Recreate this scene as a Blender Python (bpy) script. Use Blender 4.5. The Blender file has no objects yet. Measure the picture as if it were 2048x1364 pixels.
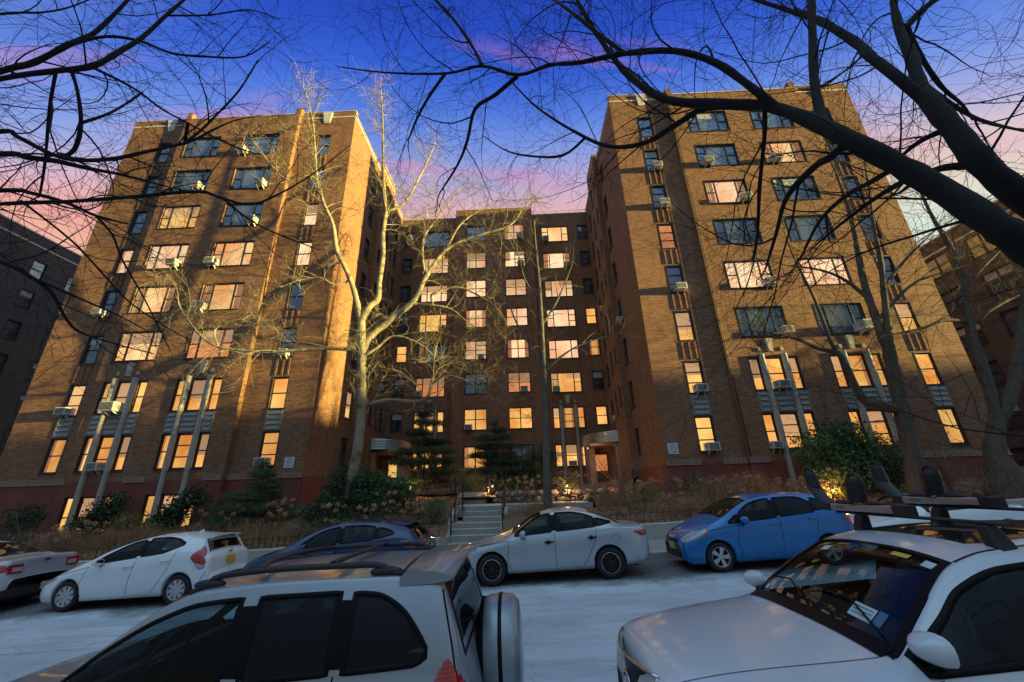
import bpy, bmesh, math, random
import numpy as np
from mathutils import Vector, Matrix
random.seed(7)
RNG = np.random.default_rng(7)
rad = math.radians
scn = bpy.context.scene
COL = scn.collection

# ------------------------------------------------------------------ camera
FPX, PIT, ROL, YAW = 792.16, rad(20.419), rad(-1.773), rad(-1.336)
_cy, _sy = math.cos(YAW), math.sin(YAW)
FW = np.array([_sy * math.cos(PIT), _cy * math.cos(PIT), math.sin(PIT)])
_r0 = np.array([_cy, -_sy, 0.0]); _u0 = np.cross(_r0, FW)
CR = _r0 * math.cos(ROL) + _u0 * math.sin(ROL)
CU = -_r0 * math.sin(ROL) + _u0 * math.cos(ROL)
cd = bpy.data.cameras.new("camera"); cam = bpy.data.objects.new("camera", cd); COL.objects.link(cam)
cd.sensor_width = 36; cd.lens = FPX / 2048 * 36; cd.clip_start = 0.05; cd.clip_end = 3000
m = Matrix.Identity(4)
for i in range(3):
    m[i][0] = CR[i]; m[i][1] = CU[i]; m[i][2] = -FW[i]
cam.matrix_world = m
scn.camera = cam

# ------------------------------------------------------------------ exposure, sun, sky
EXPO = 1.72
GAIN = 2 ** EXPO
scn.view_settings.view_transform = 'Standard'; scn.view_settings.look = 'None'
scn.view_settings.exposure = EXPO; scn.view_settings.gamma = 1
AZ, EL = rad(10.0), rad(3.2)
SDIR = Vector((math.cos(AZ) * math.cos(EL), -math.sin(AZ) * math.cos(EL), math.sin(EL)))
ld = bpy.data.lights.new("sun", 'SUN'); ld.energy = 5.0; ld.angle = rad(0.5); ld.color = (1.0, 0.80, 0.24)
sun = bpy.data.objects.new("sun", ld); COL.objects.link(sun)
sun.rotation_euler = SDIR.to_track_quat('Z', 'Y').to_euler()

W = bpy.data.worlds.new("World"); scn.world = W; W.use_nodes = True
nt = W.node_tree; N = nt.nodes; L = nt.links; N.clear()
def nd(t, **k):
    n = N.new(t)
    for a, b in k.items(): setattr(n, a, b)
    return n
out = nd('ShaderNodeOutputWorld'); bg = nd('ShaderNodeBackground'); L.new(bg.outputs[0], out.inputs[0])
sky = nd('ShaderNodeTexSky'); sky.sky_type = 'NISHITA'; sky.sun_disc = False
sky.sun_elevation = EL; sky.sun_rotation = math.atan2(SDIR.x, SDIR.y)
tc = nd('ShaderNodeTexCoord'); sp = nd('ShaderNodeSeparateXYZ'); L.new(tc.outputs['Generated'], sp.inputs[0])
def mth(op, a, b=None, c=None):
    n = nd('ShaderNodeMath', operation=op)
    for i, v in enumerate((a, b, c)):
        if v is None: continue
        if isinstance(v, (int, float)): n.inputs[i].default_value = v
        else: L.new(v, n.inputs[i])
    return n.outputs[0]
def ramp(fac, stops):
    n = nd('ShaderNodeValToRGB'); n.color_ramp.interpolation = 'B_SPLINE' if len(stops) > 3 else 'LINEAR'
    e = n.color_ramp.elements
    while len(e) < len(stops): e.new(0.5)
    for q, (p_, c_) in zip(e, stops):
        q.position = p_; q.color = (*c_, 1) if len(c_) == 3 else c_
    L.new(fac, n.inputs[0]); return n.outputs[0]
def s2l(r, g, b):
    f = lambda v: (v / 255 / 12.92) if v / 255 <= .04045 else ((v / 255 + .055) / 1.055) ** 2.4
    return (f(r), f(g), f(b))
elev = mth('DIVIDE', mth('ARCSINE', sp.outputs[2]), math.pi / 2)            # 0 horizon .. 1 zenith
phi = mth('DIVIDE', mth('ARCTAN2', sp.outputs[2], mth('MAXIMUM', sp.outputs[1], 0.02)), math.pi / 2)   # bands lie level over the north
ee = mth('ADD', mth('MULTIPLY', phi, 0.8), mth('MULTIPLY', elev, 0.2))
mp = nd('ShaderNodeMapping'); mp.inputs['Scale'].default_value = (1.2, 1.2, 4.0); L.new(tc.outputs['Generated'], mp.inputs[0])
ns = nd('ShaderNodeTexNoise'); ns.inputs['Scale'].default_value = 1.5; ns.inputs['Detail'].default_value = 4; L.new(mp.outputs[0], ns.inputs[0])
eu = mth('ADD', mth('ADD', ee, mth('MULTIPLY', mth('SUBTRACT', ns.outputs[0], 0.5), 0.07)), mth('MULTIPLY', mth('ABSOLUTE', sp.outputs[0]), -0.06))
base = ramp(eu, [(0.0, s2l(150, 150, 160)), (0.25, s2l(240, 200, 164)), (0.37, s2l(236, 144, 124)), (0.42, s2l(230, 178, 184)), (0.465, s2l(166, 168, 216)),
                 (0.52, s2l(104, 142, 226)), (0.58, s2l(42, 94, 214)), (0.65, s2l(10, 60, 190)), (0.80, s2l(5, 38, 140)), (1.0, s2l(12, 40, 120))])
# thin pink streaks of cloud, level with the horizon
xs_ = nd('ShaderNodeCombineXYZ'); az_ = mth('ARCTAN2', sp.outputs[0], mth('MAXIMUM', sp.outputs[1], 0.02))
L.new(mth('MULTIPLY', az_, 0.9), xs_.inputs[0]); L.new(mth('ADD', mth('MULTIPLY', phi, 9.0), mth('MULTIPLY', az_, 0.7)), xs_.inputs[1])
n2 = nd('ShaderNodeTexNoise'); n2.inputs['Scale'].default_value = 1.1; n2.inputs['Detail'].default_value = 7; n2.inputs['Roughness'].default_value = .55; L.new(xs_.outputs[0], n2.inputs[0])
st = ramp(n2.outputs[0], [(0.53, (0, 0, 0)), (0.65, (1, 1, 1))])
stm = ramp(ee, [(0.30, (1, 1, 1)), (0.60, (.9, .9, .9)), (0.65, (0, 0, 0))])
mx = nd('ShaderNodeMix', data_type='RGBA'); mx.inputs[7].default_value = (*s2l(224, 134, 172), 1)
L.new(mth('MULTIPLY', mth('MULTIPLY', st, stm), 0.7), mx.inputs[0]); L.new(base, mx.inputs[6])
# cool pale blue half of the sky behind the camera, pale right-hand horizon
back_ = ramp(mth('MULTIPLY_ADD', sp.outputs[1], -1.0, 0.42), [(0.0, (0, 0, 0)), (0.42, (1, 1, 1))])
bcol = ramp(elev, [(0.0, (.10, .12, .16)), (0.22, (.13, .17, .23)), (0.45, (.26, .40, .58)), (1.0, (.72, 1.15, 1.72))])
mx2 = nd('ShaderNodeMix', data_type='RGBA'); L.new(back_, mx2.inputs[0]); L.new(mx.outputs[2], mx2.inputs[6]); L.new(bcol, mx2.inputs[7])
rgt = mth('MULTIPLY', ramp(sp.outputs[0], [(0.35, (0, 0, 0)), (0.65, (1, 1, 1))]), ramp(ee, [(0.36, (1, 1, 1)), (0.52, (0, 0, 0))]))
mx3 = nd('ShaderNodeMix', data_type='RGBA'); mx3.inputs[7].default_value = (*s2l(214, 226, 208), 1)
L.new(rgt, mx3.inputs[0]); L.new(mx2.outputs[2], mx3.inputs[6])
sc1 = nd('ShaderNodeVectorMath', operation='SCALE'); L.new(mx3.outputs[2], sc1.inputs[0]); sc1.inputs['Scale'].default_value = 1 / GAIN / 0.12
ad = nd('ShaderNodeVectorMath', operation='ADD'); L.new(sc1.outputs[0], ad.inputs[0])
sc2 = nd('ShaderNodeVectorMath', operation='SCALE'); L.new(sky.outputs[0], sc2.inputs[0]); sc2.inputs['Scale'].default_value = 0.12
L.new(sc2.outputs[0], ad.inputs[1]); L.new(ad.outputs[0], bg.inputs[0]); bg.inputs[1].default_value = 0.12

scn.cycles.max_bounces = 7; scn.cycles.diffuse_bounces = 3; scn.cycles.glossy_bounces = 4; scn.cycles.transparent_max_bounces = 12
scn.cycles.caustics_reflective = False; scn.cycles.caustics_refractive = False
scn.cycles.use_denoising = True; scn.cycles.sample_clamp_indirect = 6

# ------------------------------------------------------------------ helpers
def at(px, py, Y):
    d = (px - 1024) / FPX * CR - (py - 682) / FPX * CU + FW
    return d * (Y / d[1])
def atd(px, py, D):                      # point at forward distance D
    return ((px - 1024) / FPX * CR - (py - 682) / FPX * CU + FW) * D

class MB:
    def __init__(s): s.v = []; s.f = []; s.n = 0
    def add(s, vs, fs):
        vs = np.asarray(vs, float).reshape(-1, 3)
        s.v.append(vs); n = s.n
        s.f.extend([tuple(i + n for i in f) for f in fs]); s.n += len(vs); return s
    def box(s, x0, x1, y0, y1, z0, z1):
        return s.add([(x0,y0,z0),(x1,y0,z0),(x1,y1,z0),(x0,y1,z0),(x0,y0,z1),(x1,y0,z1),(x1,y1,z1),(x0,y1,z1)],
                     [(0,3,2,1),(4,5,6,7),(0,1,5,4),(1,2,6,5),(2,3,7,6),(3,0,4,7)])
    def obox(s, c, ax, ay, az, hx, hy, hz):
        c = np.array(c, float); ax, ay, az = (np.array(a, float) for a in (ax, ay, az)); P = []
        for k in (-1, 1):
            for a, b in ((-1,-1),(1,-1),(1,1),(-1,1)):
                P.append(c + ax*hx*a + ay*hy*b + az*hz*k)
        return s.add(P, [(0,3,2,1),(4,5,6,7),(0,1,5,4),(1,2,6,5),(2,3,7,6),(3,0,4,7)])
    def quad(s, a, b, c, d): return s.add([a, b, c, d], [(0,1,2,3)])
    def grid(s, P, flip=False, closeu=False, closev=False):
        P = np.asarray(P, float); nu, nv = P.shape[:2]; F = []
        for i in range(nu if closeu else nu-1):
            for j in range(nv if closev else nv-1):
                a = i*nv+j; b = ((i+1) % nu)*nv+j; c = ((i+1) % nu)*nv+(j+1) % nv; d = i*nv+(j+1) % nv
                F.append((a,d,c,b) if flip else (a,b,c,d))
        return s.add(P.reshape(-1,3), F)
    def tube(s, pts, rs, n=6, cap=True, squash=None):
        pts = np.asarray(pts, float); m_ = len(pts)
        if np.isscalar(rs): rs = [rs]*m_
        t = np.gradient(pts, axis=0); t /= np.maximum(np.linalg.norm(t, axis=1, keepdims=True), 1e-9)
        a = np.array([0,0,1.0]) if abs(t[0][2]) < .9 else np.array([1.0,0,0])
        u = np.cross(t[0], a); u /= np.linalg.norm(u); R = []
        ang = np.arange(n)*2*math.pi/n
        for i in range(m_):
            u = u - t[i]*(u@t[i]); u /= max(np.linalg.norm(u), 1e-9); w = np.cross(t[i], u)
            R.append(pts[i] + rs[i]*(np.cos(ang)[:,None]*u + np.sin(ang)[:,None]*w))
        n0 = s.n; s.grid(np.array(R), closev=True)
        if cap:
            s.f.append(tuple(n0+k for k in range(n))); s.f.append(tuple(n0+(m_-1)*n+k for k in reversed(range(n))))
        return s
    def lathe(s, prof, c=(0,0,0), axis='z', n=24):
        ang = np.arange(n)*2*math.pi/n; P = []
        for r, h in prof:
            ring = np.stack([r*np.cos(ang), r*np.sin(ang), np.full(n, h)], 1)
            if axis == 'y': ring = ring[:, [0,2,1]]
            if axis == 'x': ring = ring[:, [2,0,1]]
            P.append(ring + np.array(c))
        return s.grid(np.array(P), closev=True)
    def ell(s, c, r, n=10, mrings=6, M=None):
        P = []
        for i in range(mrings+1):
            th = math.pi*i/mrings; P.append([(r[0]*math.sin(th)*math.cos(a), r[1]*math.sin(th)*math.sin(a), r[2]*math.cos(th)) for a in np.arange(n)*2*math.pi/n])
        P = np.array(P)
        if M is not None: P = P @ np.array(M).T
        return s.grid(P + np.array(c), closev=True)
    def build(s, name, mat, parent=None, smooth=False, loc=None, bevel=0, **tags):
        me = bpy.data.meshes.new(name)
        V = np.concatenate(s.v) if s.v else np.zeros((0,3))
        me.from_pydata(V.tolist(), [], s.f); me.update()
        if smooth: me.shade_smooth()
        me.materials.append(mat)
        o = bpy.data.objects.new(name, me); COL.objects.link(o)
        if loc is not None: o.location = loc
        if parent is not None: o.parent = parent
        if bevel:
            b = o.modifiers.new('bevel', 'BEVEL'); b.width = bevel; b.segments = 2; b.limit_method = 'ANGLE'
        for k, v in tags.items(): o[k] = v
        return o
def empty(name, loc=(0,0,0), rot=(0,0,0), **tags):
    o = bpy.data.objects.new(name, None); COL.objects.link(o); o.location = loc; o.rotation_euler = rot
    o.empty_display_size = .1
    for k, v in tags.items(): o[k] = v
    return o
def thing(name, label, cat, loc=(0,0,0), rot=(0,0,0), group=None):
    o = empty(name, loc, rot, label=label, category=cat)
    if group: o['group'] = group
    return o
def tag(o, label, cat, group=None):
    o['label'] = label; o['category'] = cat
    if group: o['group'] = group
    return o
def copy_tree(o, parent=None, extra=None):
    c = o.copy(); COL.objects.link(c)
    if parent is not None: c.parent = parent
    for ch in o.children: copy_tree(ch, c)
    return c
def pchip(xs, ys, x):
    xs = np.array(xs, float); ys = np.array(ys, float); h = np.diff(xs); d = np.diff(ys)/h; mm = np.zeros(len(xs))
    for i in range(1, len(xs)-1):
        if d[i-1]*d[i] > 0:
            w1 = 2*h[i]+h[i-1]; w2 = h[i]+2*h[i-1]; mm[i] = (w1+w2)/(w1/d[i-1]+w2/d[i])
    mm[0] = d[0]; mm[-1] = d[-1]
    x = np.clip(np.asarray(x, float), xs[0], xs[-1]); k = np.clip(np.searchsorted(xs, x, side='right')-1, 0, len(h)-1)
    t = (x-xs[k])/h[k]
    return ys[k]*(2*t**3-3*t**2+1)+h[k]*mm[k]*(t**3-2*t**2+t)+ys[k+1]*(-2*t**3+3*t**2)+h[k]*mm[k+1]*(t**3-t**2)
def lin(pts, x):
    return np.interp(x, [p[0] for p in pts], [p[1] for p in pts])
def pch(pts, x): return pchip([p[0] for p in pts], [p[1] for p in pts], x)

# ------------------------------------------------------------------ materials
class Mat:
    def __init__(s, name):
        s.m = bpy.data.materials.new(name); s.m.use_nodes = True; s.t = s.m.node_tree; s.t.nodes.clear()
        s.o = s.n('ShaderNodeOutputMaterial')
    def n(s, t, inp=None, **k):
        x = s.t.nodes.new(t)
        for a, b in k.items(): setattr(x, a, b)
        for a, b in (inp or {}).items():
            if hasattr(b, 'links') or isinstance(b, bpy.types.NodeSocket): s.t.links.new(b, x.inputs[a])
            else:
                if isinstance(b, tuple) and len(b) == 3 and x.inputs[a].type == 'RGBA': b = (*b, 1)
                x.inputs[a].default_value = b
        return x
    def math(s, op, *a):
        return s.n('ShaderNodeMath', {i: v for i, v in enumerate(a)}, operation=op).outputs[0]
    def noise(s, scale, vec=None, detail=4, rough=.5):
        d = {'Scale': scale, 'Detail': detail, 'Roughness': rough}
        if vec is not None: d['Vector'] = vec
        return s.n('ShaderNodeTexNoise', d).outputs[0]
    def ramp(s, fac, stops, interp='LINEAR'):
        x = s.n('ShaderNodeValToRGB', {0: fac}); x.color_ramp.interpolation = interp; e = x.color_ramp.elements
        while len(e) < len(stops): e.new(.5)
        for q, (p_, c_) in zip(e, stops): q.position = p_; q.color = (*c_, 1) if not isinstance(c_, (int, float)) else (c_, c_, c_, 1)
        return x.outputs[0]
    def mix(s, f, a, b, blend='MIX'):
        return s.n('ShaderNodeMix', {0: f, 6: a, 7: b}, data_type='RGBA', blend_type=blend).outputs[2]
    def obj(s): return s.n('ShaderNodeTexCoord').outputs['Object']
    def rnd(s): return s.n('ShaderNodeObjectInfo').outputs['Random']
    def bump(s, h, strength=.3, dist=.02): return s.n('ShaderNodeBump', {'Height': h, 'Strength': strength, 'Distance': dist}).outputs[0]
    def bsdf(s, col, rough=.7, **k):
        d = {'Base Color': col, 'Roughness': rough}; d.update(k)
        b = s.n('ShaderNodeBsdfPrincipled', d); s.t.links.new(b.outputs[0], s.o.inputs[0]); s.b = b; return b
def simple(name, col, rough=.6, metal=0.0, nscale=0, var=.25, bump=0, **k):
    M = Mat(name)
    if nscale:
        f = M.noise(nscale, M.obj()); c = M.mix(f, tuple(v*(1-var) for v in col), tuple(min(1, v*(1+var)) for v in col))
        d = dict(k)
        if bump: d['Normal'] = M.bump(f, bump, .01)
        M.bsdf(c, rough, Metallic=metal, **d)
    else: M.bsdf(col, rough, Metallic=metal, **k)
    return M.m

def brick_mat(name, c1, c2, mortar, tint=1.0, stain=.35):
    M = Mat(name); g = M.n('ShaderNodeNewGeometry'); sn = M.n('ShaderNodeSeparateXYZ', {0: g.outputs['Normal']}); p = M.n('ShaderNodeSeparateXYZ', {0: g.outputs['Position']})
    side = M.math('GREATER_THAN', M.math('ABSOLUTE', sn.outputs[0]), .6)
    u = M.math('ADD', M.math('MULTIPLY', p.outputs[0], M.math('SUBTRACT', 1.0, side)), M.math('MULTIPLY', p.outputs[1], side))
    v = M.n('ShaderNodeCombineXYZ', {0: u, 1: p.outputs[2], 2: 0.0}).outputs[0]
    bt = M.n('ShaderNodeTexBrick', {'Vector': v, 'Color1': c1, 'Color2': c2, 'Mortar': mortar, 'Scale': 1.0, 'Mortar Size': .0105, 'Mortar Smooth': .1,
                                    'Bias': -.1, 'Brick Width': .22, 'Row Height': .082})
    n1 = M.noise(.35, v, 5, .6); n2 = M.noise(30, v, 2)
    c = M.mix(M.math('MULTIPLY', M.ramp(n1, [(.35, 0), (.75, 1)]), stain), bt.outputs[0], tuple(x*.55 for x in c1))
    c = M.mix(.2, c, M.mix(n2, tuple(x*.6 for x in c1), tuple(x*1.35 for x in c2)))
    # rain streaks
    mpn = M.n('ShaderNodeMapping', {'Vector': v, 'Scale': (2.2, .12, 1)}); n3 = M.noise(1.0, mpn.outputs[0], 4)
    c = M.mix(M.ramp(n3, [(.55, 0), (.8, .45)]), c, tuple(x*.4 for x in c1))
    M.bsdf(c, .88, Normal=M.bump(M.math('MULTIPLY', bt.outputs[1], -1.0), .55, .012), **{'Specular IOR Level': .25})
    return M.m
BRICK = brick_mat('red_brick', (.155, .068, .038), (.36, .172, .085), (.31, .225, .155))
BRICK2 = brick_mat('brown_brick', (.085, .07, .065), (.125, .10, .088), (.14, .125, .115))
STUCCO = simple('red_stucco', (.20, .055, .04), .9, nscale=1.3, var=.3, bump=.2)
CONC = simple('pale_concrete', (.42, .40, .36), .85, nscale=2.5, var=.22, bump=.25)
STONE = simple('limestone', (.50, .45, .36), .8, nscale=5, var=.15)
FRAMEM = simple('dark_window_frame', (.022, .026, .034), .45)
LOUVRE = simple('grey_painted_louvre', (.27, .26, .235), .6, nscale=2, var=.2)
PILLAR = simple('grey_painted_pillar', (.37, .35, .31), .6, nscale=1.5, var=.2)
WHITEM = simple('white_metal', (.62, .61, .58), .45, nscale=8, var=.1)
GRILLE = simple('grey_grille', (.16, .165, .165), .5)
BLACKM = simple('black_iron', (.012, .012, .013), .5)
COPING = simple('pale_coping', (.55, .53, .50), .6, nscale=3, var=.15)

def lit_mat(name, cA, cB, e, curtain=.35):
    M = Mat(name); g = M.n('ShaderNodeTexCoord').outputs['Object']; r = M.rnd()
    off = M.n('ShaderNodeVectorMath', {0: g, 1: M.n('ShaderNodeCombineXYZ', {0: M.math('MULTIPLY', r, 31.0), 1: 0.0, 2: M.math('MULTIPLY', r, 17.0)}).outputs[0]}, operation='ADD').outputs[0]
    n1 = M.noise(.55, off, 2); wv = M.n('ShaderNodeTexWave', {'Vector': off, 'Scale': 3.2, 'Distortion': 3.0, 'Detail': 3.0, 'Detail Scale': .6}, wave_type='BANDS', bands_direction='X').outputs[1]
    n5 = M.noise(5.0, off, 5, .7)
    c = M.mix(M.ramp(n1, [(.35, 0), (.65, 1)]), cA, cB)
    c = M.mix(M.math('MULTIPLY', M.ramp(n5, [(.48, 0), (.72, 1)]), .28), c, tuple(v*.45 for v in cA))  # dark mottling painted in, like branches reflected in the glass
    # each window has its own mood: curtain folds, dimmer or warmer rooms
    c = M.mix(M.math('MULTIPLY', wv, M.math('MULTIPLY', M.ramp(r, [(.3, 0), (.6, 1)]), curtain)), c, tuple(v*.55 for v in cB))
    st = M.math('MULTIPLY', M.math('ADD', .72, M.math('MULTIPLY', M.math('FRACT', M.math('MULTIPLY', r, 7.31)), .5)), e/GAIN)
    em = M.n('ShaderNodeEmission', {0: c, 1: st}).outputs[0]
    gl = M.n('ShaderNodeBsdfGlossy', {'Color': (.8, .85, .9), 'Roughness': .03}).outputs[0]
    fr = M.n('ShaderNodeFresnel', {'IOR': 1.5}).outputs[0]
    M.t.links.new(M.n('ShaderNodeMixShader', {0: fr, 1: em, 2: gl}).outputs[0], M.o.inputs[0]); return M.m
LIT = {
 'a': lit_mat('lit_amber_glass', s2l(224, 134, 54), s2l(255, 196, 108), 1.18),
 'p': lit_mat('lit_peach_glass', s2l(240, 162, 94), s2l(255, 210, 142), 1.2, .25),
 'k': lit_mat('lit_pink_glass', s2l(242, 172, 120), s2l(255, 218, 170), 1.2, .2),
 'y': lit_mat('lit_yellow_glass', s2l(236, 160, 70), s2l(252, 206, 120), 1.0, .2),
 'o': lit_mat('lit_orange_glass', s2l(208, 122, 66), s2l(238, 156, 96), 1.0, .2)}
def dark_glass():
    M = Mat('dark_window_glass'); r = M.rnd(); g = M.n('ShaderNodeTexCoord').outputs['Object']
    n1 = M.noise(1.1, g, 4)
    c = M.mix(r, (.012, .018, .028), (.05, .07, .09)); c = M.mix(M.ramp(n1, [(.5, 0), (.62, .6)]), c, (.13, .15, .17))
    bm = M.bump(M.noise(.7, g, 2), .12, .05)
    d = M.n('ShaderNodeBsdfDiffuse', {0: c}).outputs[0]; gl = M.n('ShaderNodeBsdfGlossy', {'Color': (.75, .85, .95), 'Roughness': .02, 'Normal': bm}).outputs[0]
    fr = M.math('MULTIPLY_ADD', M.n('ShaderNodeFresnel', {'IOR': 1.6}).outputs[0], .9, .18)
    M.t.links.new(M.n('ShaderNodeMixShader', {0: fr, 1: d, 2: gl}).outputs[0], M.o.inputs[0]); return M.m
DARKG = dark_glass()
BLIND = simple('window_blind', (.42, .45, .46), .7)

def shade_mat(name, col, e):
    M = Mat(name); g = M.obj(); w = M.n('ShaderNodeTexWave', {'Vector': g, 'Scale': 9.0, 'Distortion': .6}, bands_direction='Z').outputs[1]; r = M.rnd()
    c = M.mix(w, tuple(v*.78 for v in col), col); em = M.n('ShaderNodeEmission', {0: c, 1: M.math('MULTIPLY', M.math('ADD', .55, M.math('MULTIPLY', r, .5)), e/GAIN)}).outputs[0]
    M.t.links.new(M.n('ShaderNodeAddShader', {0: em, 1: M.n('ShaderNodeBsdfDiffuse', {0: (.3, .27, .22, 1)}).outputs[0]}).outputs[0], M.o.inputs[0]); return M.m
SHADE = shade_mat('lit_roller_shade', s2l(226, 168, 112), .9); CURT = shade_mat('lit_curtain', s2l(206, 128, 74), .8)
# ================================================================== GROUND
def cx_(x): return np.clip(x, -110, 110)
def road_z(x, y): return -2.24 + .025*np.asarray(y, float) + .03*cx_(x)
KERB_Y, WALL_Y = 11.9, 14.0
def walk_z(x, y): return road_z(x, KERB_Y) + .15 + .02*(np.asarray(y, float)-12)
def garden_z(x, y):
    x = np.asarray(x, float); y = np.asarray(y, float)
    a = -1.38 + .034*cx_(x)
    b = np.interp(x, [-60,-27,-16,-11.5,-8,6,22,32,60], [-2.2,-1.35,-1.22,-.62,-.38,-.36,-.28,.1,.8])
    c = np.interp(x, [-60,-27,-11,0,22,60], [-2.2,-1.35,.0,.12,.2,.8])
    t = np.clip((y-14.2)/5.2, 0, 1); t = t*t*(3-2*t)*.5+t*.5; t2 = np.clip((y-19.4)/7, 0, 1)
    n = .05*np.sin(x*1.7+y*.6)+.04*np.sin(x*.9-y*2.1)+.025*np.sin(x*4.1+y*3.3)
    return (a*(1-t)+b*t)*(1-t2)+c*t2 + n*np.clip((y-14.2)*2, 0, 1)

def asphalt():
    M = Mat('salted_asphalt'); g = M.n('ShaderNodeNewGeometry').outputs['Position']; s_ = M.n('ShaderNodeSeparateXYZ', {0: g})
    st = M.n('ShaderNodeMapping', {'Vector': g, 'Scale': (.35, 2.2, 1)}).outputs[0]
    big = M.noise(.5, g, 5, .6); streak = M.noise(1.2, st, 7, .72); fine = M.noise(70, g, 3); spk = M.noise(18, g, 4, .7)
    salt = M.mix(M.ramp(streak, [(.3, 0), (.7, 1)]), (.46, .51, .56), (.70, .745, .79))
    salt = M.mix(M.ramp(big, [(.42, 0), (.66, .55)]), salt, (.42, .45, .48))
    salt = M.mix(M.ramp(spk, [(.66, 0), (.74, .6)]), salt, (.09, .095, .10))
    ysh = M.math('ADD', s_.outputs[1], M.math('MULTIPLY', M.math('SUBTRACT', M.noise(.8, g, 5, .65), .5), 2.4))
    bare = M.ramp(M.math('DIVIDE', ysh, 20.0), [(.475, 0), (.505, 1), (1, 1)])
    bare = M.math('MULTIPLY', bare, M.ramp(spk, [(.35, 1), (.7, .45)]))
    tr = M.ramp(M.noise(2.6, M.n('ShaderNodeMapping', {'Vector': g, 'Scale': (.12, 1.6, 1)}).outputs[0], 5, .7), [(.60, 0), (.72, .55)]); salt = M.mix(tr, salt, (.16, .17, .18))
    ck = M.n('ShaderNodeTexVoronoi', {'Vector': M.n('ShaderNodeVectorMath', {0: g, 1: M.n('ShaderNodeTexNoise', {'Vector': g, 'Scale': 1.4, 'Detail': 5.0}).outputs[1]}, operation='ADD').outputs[0], 'Scale': .45}, feature='DISTANCE_TO_EDGE').outputs[0]; salt = M.mix(M.ramp(ck, [(.0, .22), (.008, 0)]), salt, (.07, .075, .08))
    c = M.mix(bare, salt, (.045, .047, .05))
    c = M.mix(.35, c, M.mix(fine, (0.02,.02,.02), (.5,.5,.5)), 'OVERLAY')
    M.bsdf(c, M.ramp(big, [(0, .75), (1, .95)]), Normal=M.bump(M.math('ADD', fine, M.math('MULTIPLY', spk, 2.0)), .5, .008)); return M.m
ASPH = asphalt()
SIDEW = simple('sidewalk_concrete', (.36, .355, .34), .9, nscale=3, var=.3, bump=.2)
def soil():
    M = Mat('leafy_soil'); g = M.obj(); a_ = M.noise(1.2, g, 5, .7); b_ = M.noise(22, g, 5, .75); vo = M.n('ShaderNodeTexVoronoi', {'Vector': g, 'Scale': 16.0, 'Randomness': 1.0})
    c = M.mix(M.ramp(b_, [(.3, 0), (.7, 1)]), (.12, .07, .04), (.34, .20, .11)); c = M.mix(M.ramp(vo.outputs[0], [(.0, .6), (.45, 0)]), c, (.42, .25, .13))
    c = M.mix(M.ramp(a_, [(.4, 0), (.7, .6)]), c, (.09, .075, .045)); M.bsdf(c, .95, Normal=M.bump(b_, .9, .05)); return M.m
SOIL = soil()

def sheet(name, xs, ys, zf, mat, **t):
    X, Y = np.meshgrid(xs, ys, indexing='ij'); b = MB(); b.grid(np.stack([X, Y, zf(X, Y)], -1)); return b.build(name, mat, smooth=True, **t)
XL = np.array([-1500, -700, -300, -110, -60, -30, -15, 0, 15, 30, 60, 110, 300, 700, 1500.])
sheet('ground', XL, np.array([-1500, -400, -60, -6, 60, 400, 1500.]), lambda x, y: road_z(x, np.clip(y, -6, 2)) - .35, simple('ground_soil', (.09, .08, .065), .95, nscale=.3), kind='structure')
sheet('road', np.linspace(-110, 110, 89), np.array([2.3, 4, 6, 8, 10, KERB_Y]), road_z, ASPH, kind='structure')
def nearwalk(x, y): return road_z(x, 2.2) + .15 + 0*y
sheet('near_sidewalk', np.linspace(-110, 110, 45), np.array([-5.0, 2.2]), nearwalk, SIDEW, kind='structure')
xk = np.linspace(-110, 110, 111)
b = MB()
for yk0, yk1 in ((KERB_Y, KERB_Y+.16), (2.14, 2.3)):
    P = []
    for x in xk:
        zt = float(walk_z(x, 12)) + .004 if yk0 > 5 else float(nearwalk(x, 2.2)) + .004
        zb = zt - .4; P.append([(x, yk0, zb), (x, yk0, zt-.015), (x, yk0+.015, zt), (x, yk1-.015, zt), (x, yk1, zt-.015), (x, yk1, zb)])
    b.grid(np.array(P))
b.build('kerb', CONC, kind='structure')
def walkmat():
    M = Mat('sidewalk_flags'); g = M.n('ShaderNodeNewGeometry').outputs['Position']; bt = M.n('ShaderNodeTexBrick', {'Vector': g, 'Color1': (.33,.325,.31), 'Color2': (.40,.39,.37), 'Mortar': (.09,.085,.08), 'Scale': 1.0, 'Mortar Size': .012, 'Brick Width': 1.5, 'Row Height': 1.5}, offset=0.0)
    n = M.noise(3, g, 5, .7); c = M.mix(M.ramp(n, [(.3, 0), (.75, .6)]), bt.outputs[0], (.15, .15, .145)); M.bsdf(c, .9, Normal=M.bump(M.noise(50, g), .2, .005)); return M.m
sheet('far_sidewalk', np.linspace(-110, 110, 89), np.array([12.05, 13, WALL_Y]), walk_z, walkmat(), kind='structure')

# garden bed; the stair corridor is left open
STX0, STX1 = -2.85, -.85
gx = np.unique(np.concatenate([np.arange(-60, 60.1, .4), [STX0, STX1, 3.2]])); gx = gx[np.insert(np.diff(gx) > .05, 0, True)]
gy = np.unique(np.concatenate([np.arange(14.1, 31.2, .3), [17.0, 19.6]]))
X, Y = np.meshgrid(gx, gy, indexing='ij'); Z = garden_z(X, Y); b = MB(); P = np.stack([X, Y, Z], -1)
nx, ny = X.shape; F = []
for i in range(nx-1):
    for j in range(ny-1):
        mx_, my_ = (gx[i]+gx[i+1])/2, (gy[j]+gy[j+1])/2
        if STX0 < mx_ < STX1 and my_ < 17: continue
        if STX0 < mx_ < 2.6 and 17 < my_ < 19.3: continue
        a = i*ny+j; F.append((a, a+ny, a+ny+1, a+1))
b.add(P.reshape(-1, 3), F); garden = b.build('garden_ground', SOIL, smooth=True, kind='structure')

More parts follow.
